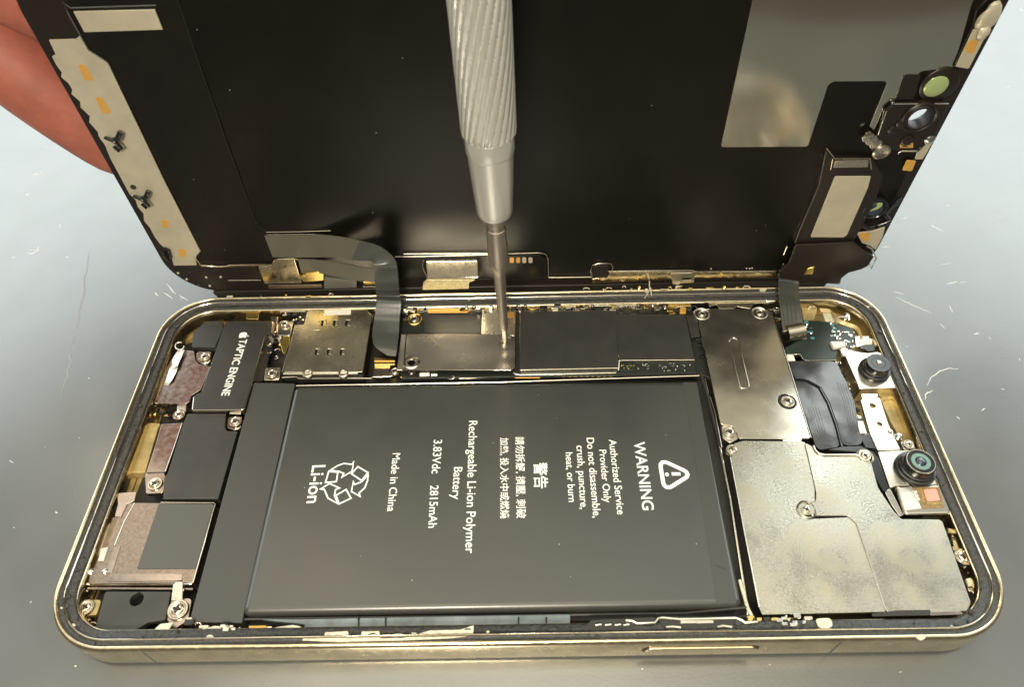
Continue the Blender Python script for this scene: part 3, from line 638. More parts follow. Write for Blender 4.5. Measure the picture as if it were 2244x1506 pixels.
clutter('A', [(120, 1010), (200, 1080), (330, 1130)], 7, .32, phone, .05, .03, .07, MM, seed=14)
clutter('I', [(1400, 260), (1480, 400), (1560, 560), (1620, 760)], 12, .42, phone, .06, .03, .08, (CHROME, GOLD_IN, DARKM, CREAM), seed=15)
clutter('C', [(290, 860), (260, 1000), (340, 1120), (440, 1190)], 12, .40, phone, .06, .03, .08, (CHROME, GOLD_IN, DARKM, STEEL_P), seed=16)
clutter('C', [(1100, 1120), (1300, 1180), (1750, 1185)], 14, .56, phone, .04, .03, .08, (CHROME, DARKM, CREAM, STEEL_L), seed=17)
clutter('K', [(1540, 600), (1900, 610), (2180, 600)], 16, .58, phone, .05, .03, .08, (CHROME, DARKM, GOLD_BRIGHT, STEEL_L), seed=18)
clutter('J', [(380, 600), (900, 620), (1560, 600), (2240, 620)], 22, .63, phone, .03, .02, .06, (GLUE, GLUE, CREAM, LENSK), ('glue_fleck',), seed=19)
clutter('E', [(50, 1400), (250, 1415), (600, 1440)], 12, .42, phone, .04, .02, .06, MM, seed=20)
clutter('H', [(640, 870), (700, 800), (860, 880)], 8, .44, phone, .06, .03, .06, MM, seed=21)
# flecks of torn adhesive on the gasket all round
for k in range(90):
    d_ = rng.uniform(.10, .31); pts_ = rrect(d_); x, y = pts_[rng.randrange(len(pts_))]; w = rng.uniform(.02, .06)
    poly('glue_fleck', [(x + w * rng.uniform(.5, 1.2) * math.cos(a), y + w * rng.uniform(.4, .9) * math.sin(a)) for a in (0, 1, 2, 3, 4, 5)], .652 + rng.uniform(0, .012), .02, rng.choice((GLUE, GLUE, DARKM, CREAM if k % 3 == 0 else GLUE)), gasket, r=.008, bev=.004)
# ---- logic board
pcb = sheet('circuit_board', '0', [(872, 680), (1130, 672), (1500, 668), (1545, 700), (1560, 830), (1540, 822), (1130, 826), (880, 830)], .46, .10, PCB, phone, r=.02)
sheet('black_tape', 'E', [(300, 870), (765, 868), (765, 1058), (300, 1060)], .475, .012, BLACK, pcb, r=.01, bev=.003)
rings('gold_ring', at('E', 220, 945, .475), BODY, [(.155, -.02), (.165, .0), (.16, .02), (.14, .03), (.125, .02), (.12, 0)], GOLD_BRIGHT, pcb, 28, cap=False)
screw('E', 218, 943, .475, pcb, 1.05)
sq = sheet('chip', 'E', [(778, 862), (1058, 862), (1048, 1072), (768, 1074)], .53, .07, STEEL, pcb, r=.03, bev=.008)
sheet('chip_label', 'E', [(985, 880), (1040, 880), (1040, 925), (985, 925)], .534, .004, ORANGE, sq, r=.005, bev=0)
rings('index_dot', at('E', 802, 880, .534), BODY, [(.022, 0), (.022, .002)], DARKM, sq, 12)
cov = sheet('connector_cover', 'E', [(155, 1062), (1000, 1062), (1022, 1090), (1052, 1095), (1048, 1330), (1015, 1360), (130, 1360)], .60, .03, STEEL_B, phone, r=.03, bev=.008, holes=[hole('E', 195, 1298, .075)])
sheet('folded_flange', 'E', [(108, 1064), (152, 1064), (128, 1360), (72, 1360)], .585, .05, STEEL_L, cov, r=.01)
tube('cover_edge', [at('E', 150, 1063, .605), at('E', 118, 1358, .605), at('E', 1012, 1360, .60)], .009, CHROME, cov)
rings('standoff', at('E', 195, 1298, .60), BODY, [(.17, -.02), (.16, .004), (.13, .018), (.09, .014), (.075, -.02)], CHROME, cov, 28, cap=False)
screw('E', 958, 1140, .605, phone, .9)
tube('bent_tab', [at('E', 1005, 1100, .61), at('E', 985, 1075, .64), at('E', 1020, 1068, .62), at('E', 1050, 1085, .61)], .012, CHROME, cov)
# fine scratches of slipped tools on the cover
for k in range(26):
    x, y = rng.uniform(740, 940), rng.uniform(1100, 1270); l = rng.uniform(12, 40)
    stroke('tool_mark', 'E', [(x, y), (x + l * .35, y - l)], rng.uniform(.006, .014), .6006, SOLDER, cov, closed=False)
big = sheet('chip', 'E', [(1085, 868), (1885, 862), (1904, 1345), (1085, 1362)], .545, .10, CHROME, pcb, r=.03, bev=.012)
sheet('cover_film', 'E', [(1092, 872), (1880, 868), (1896, 1335), (1092, 1350)], .549, .006, BLACK, big, r=.02, bev=.002)
c2 = sheet('chip', 'F', [(400, 815), (1085, 812), (1178, 1245), (475, 1250), (440, 1180)], .545, .10, CHROME, pcb, r=.02, bev=.012)
sheet('cover_film', 'F', [(408, 818), (1080, 816), (1168, 1236), (472, 1242)], .550, .006, BLACK, c2, r=.02, bev=.002)
sheet('board_strip', 'F', [(465, 1265), (1180, 1258), (1190, 1370), (455, 1375)], .50, .05, PCB, pcb, r=.01)
sheet('chip', 'F', [(470, 1262), (605, 1268), (605, 1340), (475, 1345)], .515, .03, PCBG, pcb, r=.01)
beads('F', 480, 600, 1275, 1335, 9, .52, .01, .016, pcb, (SOLDER, GOLD_BRIGHT), cap=40)
beads('F', 620, 1170, 1275, 1345, 22, .51, .012, .022, pcb)
tube('board_edge', [at('E', 1060, 1345, .50), at('E', 1040, 1388, .50), at('E', 1080, 1402, .47), at('E', 1880, 1384, .47)], .017, CHROME, pcb)
tube('board_edge', [at('F', 460, 1245, .55), at('F', 452, 1345, .5)], .014, CHROME, pcb)
for k in range(16): 
    x = 1100 + k * 48; sheet('edge_contact', 'E', [(x, 1405), (x + 32, 1404), (x + 32, 1414), (x, 1415)], .45, .02, GOLD_BRIGHT, pcb, r=.005, bev=.003)
sheet('bronze_edge', 'E', [(1060, 1392), (1080, 1410), (1255, 1412), (1258, 1424), (1050, 1425), (1010, 1385)], .44, .02, ORANGE, pcb, r=.01)
sheet('black_tape', 'F', [(1090, 820), (1190, 818), (1225, 1020), (1140, 1030), (1120, 960)], .57, .04, BLACK, pcb, r=.02)
# parts between board and battery
tube('coax_plug', [at('E', 265, 1402, .44), at('E', 345, 1398, .44)], .055, WHITE, phone, 14)
for x in (362, 380, 398): tube('coax_ring', [at('E', x, 1399, .44), at('E', x + 9, 1399, .44)], .06, SOLDER, phone, 14)
tube('thin_wire', [at('E', 410, 1405, .42), at('E', 470, 1425, .40), at('E', 520, 1440, .42), at('E', 552, 1425, .45), at('E', 535, 1408, .45)], .015, CHROME, phone)
sheet('edge_plate', 'E', [(585, 1382), (1000, 1375), (1015, 1400), (1030, 1420), (585, 1430)], .44, .06, STEEL_L, phone, r=.01)
sheet('amber_flex', 'E', [(480, 1380), (582, 1380), (580, 1425), (500, 1415)], .42, .02, ORANGE, phone, r=.01)
sheet('battery_connector', 'D', [(1200, 1255), (1375, 1262), (1378, 1315), (1205, 1315)], .50, .10, GOLD_BRIGHT, phone, r=.01)
tube('connector_rib', [at('D', 1205, 1285, .505), at('D', 1375, 1285, .505)], .012, ORANGE, phone)
sheet('rosy_plate', 'D', [(1200, 1322), (1340, 1320), (1330, 1375), (1360, 1410), (1190, 1415)], .44, .06, STEEL_P, phone, r=.02)
screw('D', 1375, 1375, .48, phone, .95)
screw('D', 1512, 1378, .46, phone, .7)
tube('plate_lip', [at('D', 1190, 1418, .44), at('D', 1330, 1414, .44), at('D', 1400, 1390, .45)], .016, CHROME, phone)
# ---- right-hand shields
sh1 = sheet('shield_plate', 'G', [(150, 152), (612, 158), (640, 205), (700, 225), (755, 190), (765, 140), (800, 200), (1160, 1345), (900, 1350), (498, 1346), (480, 1290), (440, 1232), (330, 1215), (128, 260), (215, 235), (240, 160)], .615, .035, STEEL_B, phone, r=.05, bev=.010, holes=[hole('G', 940, 1005, .17)])
sheet('shield_wall', 'G', [(160, 160), (790, 160), (1150, 1340), (345, 1340)], .57, .40, DARKM, sh1, r=.02)
tube('slot_rib', [(*p, .617) for p in roundpoly(trace('G', [(403, 455), (440, 412), (490, 440), (592, 870), (560, 885), (508, 880)], .617), .08, 5)], .014, CHROME, sh1, closed=True)
tube('shield_edge', [at('G', 800, 205, .618), at('G', 960, 690, .618), at('G', 1160, 1340, .618)], .011, CHROME, sh1)
tube('shield_edge', [at('G', 155, 430, .60), at('G', 180, 520, .60)], .014, CHROME, sh1)
for x, y in ((160, 205), (690, 197)):
    rings('screw_boss', at('G', x, y, .60), BODY, [(.17, -.05), (.17, .01), (.15, .022), (.13, .012), (.12, 0)], STEEL_L, sh1, 26, cap=False); screw('G', x, y, .60, phone, 1.0)
screw('G', 945, 1008, .60, phone, 1.25)
sheet('screw_tab', 'G', [(335, 1222), (435, 1238), (475, 1290), (495, 1345), (420, 1390), (350, 1340)], .585, .04, STEEL_L, phone, r=.06)
screw('G', 412, 1292, .60, phone, 1.1)
screw('G', 840, 165, .56, phone, .75); rings('solder_bead', at('G', 830, 165, .58), BODY, [(.04, -.05), (.05, 0), (.03, .03), (.003, .035)], SOLDER, phone, 12)
sheet('slot_gap', 'G', [(500, 1352), (895, 1352), (885, 1388), (500, 1385)], .56, .05, DARKM, phone, r=.01)
sheet('locking_tab', 'G', [(900, 1345), (1080, 1335), (1070, 1385), (895, 1388)], .61, .03, STEEL, phone, r=.02)
tube('side_rail', [at('G', 150, 745, .50), at('G', 215, 960, .50), at('G', 330, 1420, .50)], .03, BLACK, phone)
tube('side_rail', [at('G', 232, 960, .56), at('G', 275, 1090, .56), at('G', 340, 1430, .56)], .014, CHROME, phone)
tube('side_rail', [at('0', 1545, 830, .45), at('0', 1600, 1090, .45), at('0', 1640, 1350, .45)], .035, CHROME, phone)
tube('side_rail', [at('K', 1575, 270, .52), at('K', 1640, 500, .52), at('K', 1690, 600, .52)], .028, CREAM, phone)
# second, worn shield in two levels
sA = [(430, -70 + 0)]
sh2 = sheet('shield_plate', '0', [(1602, 1004), (1608, 972), (1630, 966), (1762, 968), (1778, 985), (1783, 993), (1785, 1020), (1786, 1100), (1770, 1103), (1752, 1118), (1772, 1138), (1860, 1134), (1880, 1150), (1944, 1342), (1670, 1348), (1665, 1335)], .622, .035, STEEL_W, phone, r=.05, bev=.008)
sh3 = sheet('shield_plate', '0', [(1762, 968), (1782, 980), (1796, 997), (1880, 998), (1893, 1003), (1908, 1010), (1925, 1070), (1958, 1120), (1975, 1138), (2064, 1139), (2128, 1322), (2120, 1340), (1943, 1344), (1876, 1147), (1858, 1131), (1776, 1131), (1771, 1103), (1787, 1099), (1788, 1080), (1770, 1000)], .640, .035, STEEL_W, phone, r=.06, bev=.012)
sheet('shield_wall', '0', [(1625, 985), (1785, 990), (1890, 1010), (1970, 1140), (2060, 1145), (2118, 1336), (1680, 1345)], .58, .40, DARKM, sh2, r=.05)
tube('shield_edge', [at('0', 1600, 1002, .624), at('0', 1632, 1170, .624), at('0', 1664, 1332, .624)], .010, CHROME, sh2)
rings('screw_boss', at('0', 1767, 1118, .62), BODY, [(.16, -.03), (.16, .02), (.14, .032), (.125, .015), (.12, 0)], STEEL_W, sh2, 26, cap=False)
screw('0', 1767, 1118, .625, phone, .95)
screw('G', 443, 1452, .60, phone, 1.15)
tube('raised_lip', [at('H', x, y, .655) for x, y in ((112, 880), (125, 915), (155, 942), (200, 950), (430, 948), (455, 960), (470, 985))], .018, STEEL_L, sh3)
screw('H', 495, 957, .65, phone, 1.0)
rings('screw_boss', at('H', 497, 962, .64), BODY, [(.15, -.05), (.15, .0), (.13, .012), (.12, 0)], STEEL_L, phone, 24, cap=False)
sheet('dark_gasket', 'H', [(190, 910), (320, 885), (470, 880), (560, 925), (600, 970), (680, 1200), (640, 1225), (520, 1020), (560, 985), (540, 940), (440, 930)], .62, .06, LENSK, phone, r=.04, bev=.02)
# ---- right corner: gold cove, board, flexes
screw('G', 1155, 115, .40, phone, 1.15)
sheet('corner_bracket', 'G', [(1065, 30), (1225, 45), (1215, 185), (1180, 260), (1090, 262), (1075, 150)], .38, .06, GOLD_IN, phone, r=.04)
band('wavy_flex', [(at('G', 1235, 150, .46), at('G', 1250, 185, .42)), (at('G', 1340, 165, .48), at('G', 1345, 205, .44)), (at('G', 1400, 240, .48), at('G', 1385, 270, .44)), (at('G', 1500, 280, .50), at('G', 1480, 310, .44)), (at('G', 1600, 330, .50), at('G', 1580, 355, .46)), (at('G', 1640, 440, .5), at('G', 1600, 440, .48))], .02, GOLD_IN, phone)
sheet('cream_bracket', 'G', [(1265, 175), (1370, 190), (1380, 260), (1360, 285), (1290, 265)], .40, .05, CREAM, phone, r=.03)
rings('solder_bead', at('G', 1480, 225, .46), BODY, [(.09, -.05), (.10, 0), (.06, .05), (.005, .06)], SOLDER, phone, 16)
tube('antenna_wire', [at('G', 1395, 245, .47), at('G', 1430, 228, .48), at('G', 1480, 240, .48), at('G', 1500, 225, .48)], .03, STEEL_L, phone)
brd = sheet('sensor_board', 'G', [(1085, 268), (1230, 262), (1340, 285), (1400, 300), (1545, 325), (1570, 430), (1520, 520), (1400, 520), (1395, 625), (1110, 628), (1085, 600), (1060, 572), (940, 572), (905, 520), (1090, 420)], .46, .08, PCBG, phone, r=.04)
tube('board_trace', [at('G', 940, 574, .464), at('G', 1060, 572, .464), at('G', 1090, 620, .464), at('G', 1120, 630, .464), at('G', 1390, 626, .464)], .006, CHROME, brd)
beads('G', 1088, 1180, 275, 440, 16, .46, .012, .030, brd, (SOLDER, SOLDER, CYAN), cap=40)
beads('G', 1340, 1400, 280, 420, 14, .46, .012, .028, brd, (SOLDER, SOLDER, CYAN), cap=40)
beads('G', 1400, 1560, 360, 510, 38, .46, .008, .020, brd, (SOLDER, SOLDER, WHITE), cap=50)
sheet('white_connector', 'G', [(1340, 452), (1470, 450), (1480, 500), (1370, 508)], .53, .08, WHITE, brd, r=.01)
sheet('plug_shell', 'G', [(1560, 405), (1735, 402), (1755, 470), (1690, 520), (1570, 500)], .50, .05, CHROME, phone, r=.02)
sheet('plug_insert', 'G', [(1610, 430), (1720, 425), (1725, 468), (1620, 472)], .52, .03, WHITE, phone, r=.01)
sheet('black_latch', 'G', [(1585, 500), (1650, 480), (1745, 475), (1755, 540), (1690, 550), (1640, 520)], .56, .05, LENSK, phone, r=.03, bev=.02)
sheet('white_connector', 'G', [(935, 572), (1000, 575), (1018, 630), (950, 625)], .53, .05, WHITE, phone, r=.01)
sheet('flex_cable', 'G', [(945, 632), (1395, 635), (1440, 740), (1500, 850), (1560, 1010), (1600, 1250), (1640, 1400), (1450, 1420), (1400, 1210), (1330, 1010), (1250, 870), (1120, 800), (1000, 785)], .52, .025, FLEXD, phone, r=.12, bev=.006)
sheet('flex_cable', 'G', [(990, 795), (1110, 806), (1225, 870), (1300, 985), (1350, 1130), (1435, 1420), (1240, 1450), (1200, 1410), (1080, 1050)], .47, .025, FLEXD, phone, r=.12, bev=.006)
stroke('flex_step', 'G', [(1000, 792), (1115, 800), (1240, 868), (1320, 1010), (1395, 1215), (1448, 1425)], .03, .505, LENSK, phone, closed=False)
for k in range(5): stroke('flex_trace', 'G', [(1130 + k * 24, 1060), (1180 + k * 24, 1230), (1225 + k * 22, 1370)], .006, .4705, GREY, phone, closed=False)
for k in range(5): stroke('flex_trace', 'G', [(1400 + k * 24, 830 + k * 6), (1460 + k * 22, 1010), (1520 + k * 18, 1280)], .006, .5205, GREY, phone, closed=False)
tube('connector_barrel', [at('G', 925, 385, .55), at('G', 1080, 355, .55)], .17, STEEL, phone, 20)
sheet('shield_sliver', 'G', [(1550, 1180), (1640, 1180), (1690, 1300), (1600, 1305)], .46, .04, STEEL_P, phone, r=.01)
sheet('dark_foam', 'G', [(1600, 1310), (1700, 1305), (1760, 1440), (1660, 1430)], .50, .06, LENSK, phone, r=.02)
# ---- camera modules
cm = sheet('camera_bracket', 'G', [(1465, 560), (1500, 522), (1570, 545), (1680, 560), (1770, 548), (1825, 568), (1952, 880), (1612, 892)], .585, .40, STEEL_L, phone, r=.03, bev=.015)
tube('bracket_edge', [at('G', 1466, 565, .59), at('G', 1545, 745, .59), at('G', 1608, 895, .59)], .014, CHROME, cm)
rings('bracket_ear', at('G', 1470, 550, .57), BODY, [(.10, -.05), (.10, .0), (.08, .02), (.05, .02), (.04, 0)], CHROME, cm, 20)
def camera_lens(view, x0, y0, r0, x1, y1, r1, h, green):
    """barrel and front disc; base centre and top centre as seen"""
    b = at(view, x0, y0, .585)
    L = rings('lens_barrel', b, BODY, [(r0, -.02), (r0, .05), (r0 * .97, .075), (r0 * .86, .085), (r0 * .84, .10), (r0 * .86, .13), (r1 * 1.04, .14), (r1 * 1.02, h - .03), (r1 * .97, h)], LENSK, cm, 48)
    top = b + np.array([0, 0, h])
    if green:
        rings('lens_rim', top, BODY, [(r1 * .95, .0), (r1 * .93, .012), (r1 * .88, .012), (r1 * .86, .0)], SCREWM, L, 48, cap=False)
        rings('coated_ring', top, BODY, [(r1 * .64, .004), (r1 * .62, .012), (r1 * .38, .012), (r1 * .36, .004)], LENSR, L, 48, cap=False)
        rings('lens_glass', top, BODY, [(r1 * .34, .0), (r1 * .26, .022), (r1 * .12, .035), (.004, .038)], LENSB, L, 32)
    else:
        rings('lens_rim', top, BODY, [(r1 * .62, .0), (r1 * .60, .006), (r1 * .55, .006), (r1 * .53, .0)], LENSK, L, 48, cap=False)
        rings('lens_glass', top, BODY, [(r1 * .22, .0), (r1 * .18, .016), (r1 * .08, .022), (.004, .024)], SCREWM, L, 28)
camera_lens('G', 1735, 725, .285, 0, 0, .215, .26, False)
mid = sheet('middle_bracket', 'G', [(1612, 990), (1700, 965), (1792, 968), (1870, 1210), (1925, 1330), (1985, 1450), (1770, 1455), (1700, 1300)], .52, .06, STEEL_L, phone, r=.03, holes=[hole('G', 1725, 1042, .05), hole('G', 1790, 1212, .045)])
stroke('stamped_line', 'H', [(510, 560), (590, 560), (660, 850), (620, 860)], .008, .5205, STEEL, mid, closed=False, r=.02)
sheet('slot_lip', 'G', [(1620, 935), (1770, 930), (1775, 965), (1625, 985)], .53, .06, CHROME, phone, r=.02)
sheet('bronze_channel', 'H', [(610, 520), (740, 480), (960, 850), (780, 860), (690, 700)], .30, .12, GOLD_IN, phone, r=.04)
tube('channel_line', [at('H', 640, 540, .31), at('H', 700, 530, .31), at('H', 745, 620, .31), at('H', 850, 870, .31)], .012, GOLD_IN, phone)
sheet('screw_tab', 'H', [(760, 850), (860, 840), (880, 905), (790, 915)], .50, .05, STEEL_P, phone, r=.03)
screw('H', 826, 872, .52, phone, .9)
for q in ((685, 780, .06), (750, 810, .07), (785, 575, .03)): rings('solder_bead', at('H', q[0], q[1], .50), BODY, [(q[2], -.05), (q[2] * 1.1, 0), (q[2] * .6, .04), (.003, .045)], SOLDER, phone, 12)
cm2 = sheet('camera_bracket', 'H', [(592, 925), (700, 918), (945, 912), (985, 985), (1040, 1150), (1035, 1172), (735, 1182), (685, 1200)], .585, .40, STEEL_L, phone, r=.03, bev=.015)
cm = cm2
camera_lens('H', 865, 1062, .335, 0, 0, .25, .28, True)
prox = sheet('proximity_module', 'H', [(728, 1190), (745, 1180), (1060, 1172), (1090, 1200), (1150, 1375), (1130, 1392), (800, 1398)], .605, .34, CHROME, phone, r=.05, bev=.04, res=4)
sheet('face_plate', 'H', [(745, 1196), (850, 1190), (925, 1352), (800, 1368)], .612, .012, STEEL_L, prox, r=.02, bev=.004)
sheet('sensor_carrier', 'H', [(860, 1192), (1050, 1186), (1095, 1345), (930, 1352)], .614, .014, BROWN, prox, r=.02, bev=.004)
sheet('pink_sensor', 'H', [(935, 1208), (1035, 1203), (1062, 1290), (965, 1300)], .626, .014, PINK, prox, r=.03, bev=.005)
for k in range(7): sheet('gold_pin', 'H', [(965 + k * 15, 1305), (972 + k * 15, 1304), (976 + k * 15, 1318), (969 + k * 15, 1319)], .622, .008, GOLD_BRIGHT, prox, r=.003, bev=.002)
for k in range(6): sheet('gold_pin', 'H', [(908 + k * 5.5, 1212 + k * 16), (922 + k * 5.5, 1210 + k * 16), (925 + k * 5.5, 1217 + k * 16), (911 + k * 5.5, 1219 + k * 16)], .622, .008, GOLD_BRIGHT, prox, r=.003, bev=.002)
for k in range(3): sheet('white_contact', 'H', [(862 + k * 10, 1220 + k * 26), (885 + k * 10, 1218 + k * 26), (890 + k * 10, 1238 + k * 26), (868 + k * 10, 1240 + k * 26)], .624, .008, WHITE, prox, r=.004, bev=.002)
sheet('module_side', 'H', [(640, 1215), (690, 1200), (790, 1400), (760, 1415), (700, 1330)], .56, .05, CHROME, prox, r=.02)
# right side bits
tube('side_bracket', [at('I', 1395, 235, .5), at('I', 1480, 250, .5), at('I', 1500, 310, .5), at('I', 1560, 345, .5), at('I', 1600, 420, .5), at('I', 1590, 480, .5)], .04, GOLD_IN, phone)
sheet('side_plate', 'I', [(1420, 240), (1485, 250), (1500, 300), (1530, 340), (1560, 480), (1500, 520), (1460, 430)], .45, .04, GOLD, phone, r=.02)
screw('I', 1520, 450, .50, phone, 1.35)
sheet('cream_bracket', 'I', [(1545, 625), (1610, 615), (1630, 670), (1570, 690)], .44, .05, CREAM, phone, r=.02)
sheet('cream_bracket', 'I', [(1590, 790), (1640, 740), (1640, 820), (1600, 870)], .42, .05, GOLD_IN, phone, r=.02)
# ---- near inner edge
sheet('bluish_liner', 'J', [(0, 500), (380, 545), (360, 580), (520, 590), (900, 590), (1300, 590), (1560, 560), (2240, 600), (2244, 470), (1200, 488), (300, 505)], .50, .10, BLUEG, phone, r=.02)
for x in (755, 945, 1880, 2075): sheet('liner_rib', 'J', [(x - 6, 490), (x + 6, 490), (x + 6, 590), (x - 6, 590)], .53, .06, LENSK, phone, r=.005)
sheet('residue_patch', 'J', [(355, 655), (380, 632), (510, 634), (522, 598), (680, 590), (690, 630), (765, 632), (780, 592), (900, 590), (910, 640), (1060, 640), (1260, 585), (1470, 580), (1565, 548), (1560, 622), (1400, 640), (1100, 655), (600, 668)], .655, .02, CREAM, phone, r=.01, bev=.004)
sheet('cream_pad', 'J', [(120, 568), (290, 545), (370, 560), (300, 575)], .60, .03, CREAM, phone, r=.02)
sheet('cream_pad', 'C', [(1250, 1165), (1385, 1158), (1380, 1180), (1260, 1185)], .60, .03, CREAM, phone, r=.02)
sheet('amber_flex', 'C', [(1595, 1155), (1735, 1152), (1735, 1190), (1595, 1195)], .58, .03, ORANGE, phone, r=.01)
sheet('dark_slot', 'K', [(335, 620), (360, 598), (860, 575), (900, 590), (900, 620), (720, 630), (710, 662), (335, 668)], .642, .006, DARKM, phone, r=.02, bev=.001)
sheet('dark_slot', 'K', [(905, 600), (985, 570), (1560, 572), (1620, 600), (1600, 640), (1520, 660), (960, 660)], .642, .006, DARKM, phone, r=.03, bev=.001)
tube('spring_rail', [at('K', x, y, .655) for x, y in ((640, 600), (690, 603), (735, 625), (880, 620), (905, 585), (940, 578), (1080, 590), (1250, 588), (1540, 580), (1590, 600), (1620, 620), (1720, 612))], .022, STEEL_L, phone)
tube('spring_rail', [at('K', x, y, .655) for x, y in ((970, 655), (1020, 650), (1090, 658))], .020, STEEL_L, phone)
tube('spring_rail', [at('K', x, y, .655) for x, y in ((1390, 655), (1440, 645), (1510, 655))], .020, STEEL_L, phone)
for x in (390, 470, 550, 620): tube('spring_contact', [at('K', x, 640, .655), at('K', x + 50, 634, .66)], .022, SOLDER, phone)
for x in (1170, 1300): sheet('spring_contact', 'K', [(x - 80, 600), (x + 60, 598), (x + 60, 622), (x - 80, 625)], .652, .012, STEEL_L, phone, r=.01)
sheet('dark_slot', 'I', [(780, 912), (980, 885), (1255, 880), (1260, 925), (960, 930), (785, 935)], .642, .006, DARKM, phone, r=.01, bev=.001)
sheet('rosy_foot', 'I', [(1255, 890), (1500, 888), (1525, 918), (1262, 928)], .655, .02, STEEL_P, phone, r=.01)
sheet('cream_pad', 'I', [(320, 950), (450, 945), (465, 1010), (400, 1045), (345, 1020)], .66, .02, CREAM, phone, r=.05)
sheet('cream_pad', 'I', [(1150, 1080), (1215, 1078), (1222, 1110), (1185, 1130), (1145, 1112)], .705, .03, CREAM, phone, r=.03)
beads('I', 0, 240, 930, 1010, 12, .65, .015, .035, phone, (SOLDER, STEEL_L))
beads('C', 1390, 1480, 1160, 1190, 5, .62, .015, .03, phone, (SOLDER, STEEL_L))
# ================================================================== THE SCREEN ASSEMBLY, hinged up behind the body
CAMH = DISP.uv(DISP.hit(*full('O', [(738, 466)])[0], .14))
def camhole(r_): return [(CAMH[0] + r_ * math.cos(a * math.pi / 12), CAMH[1] + r_ * math.sin(a * math.pi / 12)) for a in range(24)]
scr = thing('display_assembly', (7.335, 7.36, .595), 'black phone screen held upright behind the body, foil strips and sensors showing', 'phone screen')
DX0, DX1, DH, DR = 7.335 - 7.24, 7.335 + 7.24, 7.10, 1.02
def drect(d):
    r = DR - d; out = []
    for (cx, cy), a0 in (((DX1 - DR, DH - DR), 0), ((DX0 + DR, DH - DR), 90), ((DX0 + DR, DR), 180), ((DX1 - DR, DR), 270)):
        for k in range(17):
            a = math.radians(a0 + 90 * k / 16); out.append((cx + r * math.cos(a), cy + r * math.sin(a)))
    return out
poly('glass_panel', drect(0), -.07, .10, GLASS, scr, r=0, bev=.03, plane=DISP, holes=[camhole(.26)])
pan = poly('bezel', drect(.015), 0, .07, DRIM, scr, r=0, bev=.012, plane=DISP, holes=[camhole(.22)])
def dsheet(name, view, pts, top, t, m, parent=scr, r=.04, bev=.01, holes=()): return sheet(name, view, pts, top, t, m, parent, r, bev, holes, DISP)
def dline(name, view, pts, off, rad, m, parent=scr): return tube(name, [DISP.hit(*q, off) for q in full(view, pts)], rad, m, parent, 8)
dsheet('back_film', '0', [(182, -180), (2330, -180), (2185, 0), (2075, 200), (2010, 330), (1890, 590), (1838, 600), (1205, 596), (870, 552), (600, 575), (430, 572), (437, 552), (345, 345), (232, 132), (190, 105), (145, 10)], .03, .03, DBLACK, r=.03, bev=.006, holes=[lambda top, plane: camhole(.22)])
dsheet('screen_panel', '0', [(350, -200), (2050, -200), (1920, 330), (1720, 590), (1204, 600), (1200, 560), (1192, 553), (880, 556), (860, 530), (585, 512), (565, 495), (400, 30)], .055, .03, DBLACK2, r=.08, bev=.012)
dline('panel_ridge', '0', [(384, -20), (420, 90), (500, 320), (562, 490), (583, 508), (720, 507)], .055, .011, DRIM)
dline('panel_lip', 'U', [(155, 385), (600, 380), (1080, 365)], .075, .010, CHROME)
dline('panel_lip', 'U', [(160, 420), (850, 412)], .075, .006, GOLD)
# top left shiny strip and its outline
dsheet('silver_strip', 'Q', [(598, 92), (1268, 76), (1335, 243), (690, 264)], .06, .03, FOIL, r=.01)
dline('strip_outline', 'Q', [(1280, 40), (580, 62), (520, 20), (560, 110), (660, 290), (725, 405), (870, 500)], .045, .012, GREY)
# the long foil strip down the left side, torn along its outer edge
edge = [(400, 325), (455, 445), (425, 460), (460, 530), (505, 590), (500, 630), (560, 680), (590, 730), (585, 770), (655, 830), (660, 880), (735, 950), (730, 1000), (800, 1080), (810, 1120), (860, 1190), (905, 1300), (970, 1420)]
edgeR = [(1060, 280), (1110, 330), (1130, 390), (1175, 440), (1180, 500), (1230, 560), (1265, 630), (1310, 690), (1345, 720), (1400, 760), (1410, 820), (1425, 868), (1612, 866), (1600, 800), (1642, 752)]
fl = [(p[0] / 3.74, p[1] / 3.74) for p in edge] + [(p[0] / 3.74, 350 + p[1] / 3.74) for p in edgeR] + [(p[0] / 3.74, p[1] / 3.74) for p in [(1350, 1490), (1130, 1030), (1000, 760), (890, 530), (870, 505), (800, 455), (725, 408), (655, 290), (620, 318)]]
foil = dsheet('foil_strip', '0', fl, .050, .025, FOIL, r=.012, bev=.004)
for c_, vw in (((700, 590), 'Q'), ((842, 860), 'Q'), ((1352, 525), 'R'), ((1492, 762), 'R')):
    x, y = c_; w = 42 if vw == 'Q' else 34
    dsheet('copper_pad', vw, [(x - 62, y - 62), (x - 10, y - 72), (x + 66, y + 55), (x + 55, y + 72), (x - 5, y + 68)] if vw == 'Q' else [(x - w, y - w), (x + w, y - w * .8), (x + w * .9, y + w), (x - w * .7, y + w)], .053, .004, ORANGE, foil, r=.05, bev=.001)
for vw, x, y in (('Q', 935, 1130), ('R', 1165, 300)):
    c = DISP.hit(*full(vw, [(x, y)])[0], .07)
    tube('torn_tape', [c + np.array(d) for d in ((-.12, -.04, .04), (0, -.09, .02), (.09, -.12, -.03), (.10, -.1, -.13), (.02, -.08, -.2), (-.04, -.06, -.12))], .035, LENSK, foil, 8, flat=.8)
    tube('torn_tape', [c + np.array(d) for d in ((.02, -.05, .0), (.12, -.10, .06), (.2, -.06, .16))], .045, LENSK, foil, 8)
rings('dark_spot', DISP.hit(*full('R', [(1092, 223)])[0], .054), DISP, [(.05, -.01), (.05, .01), (.01, .02)], DARKM, foil, 16)
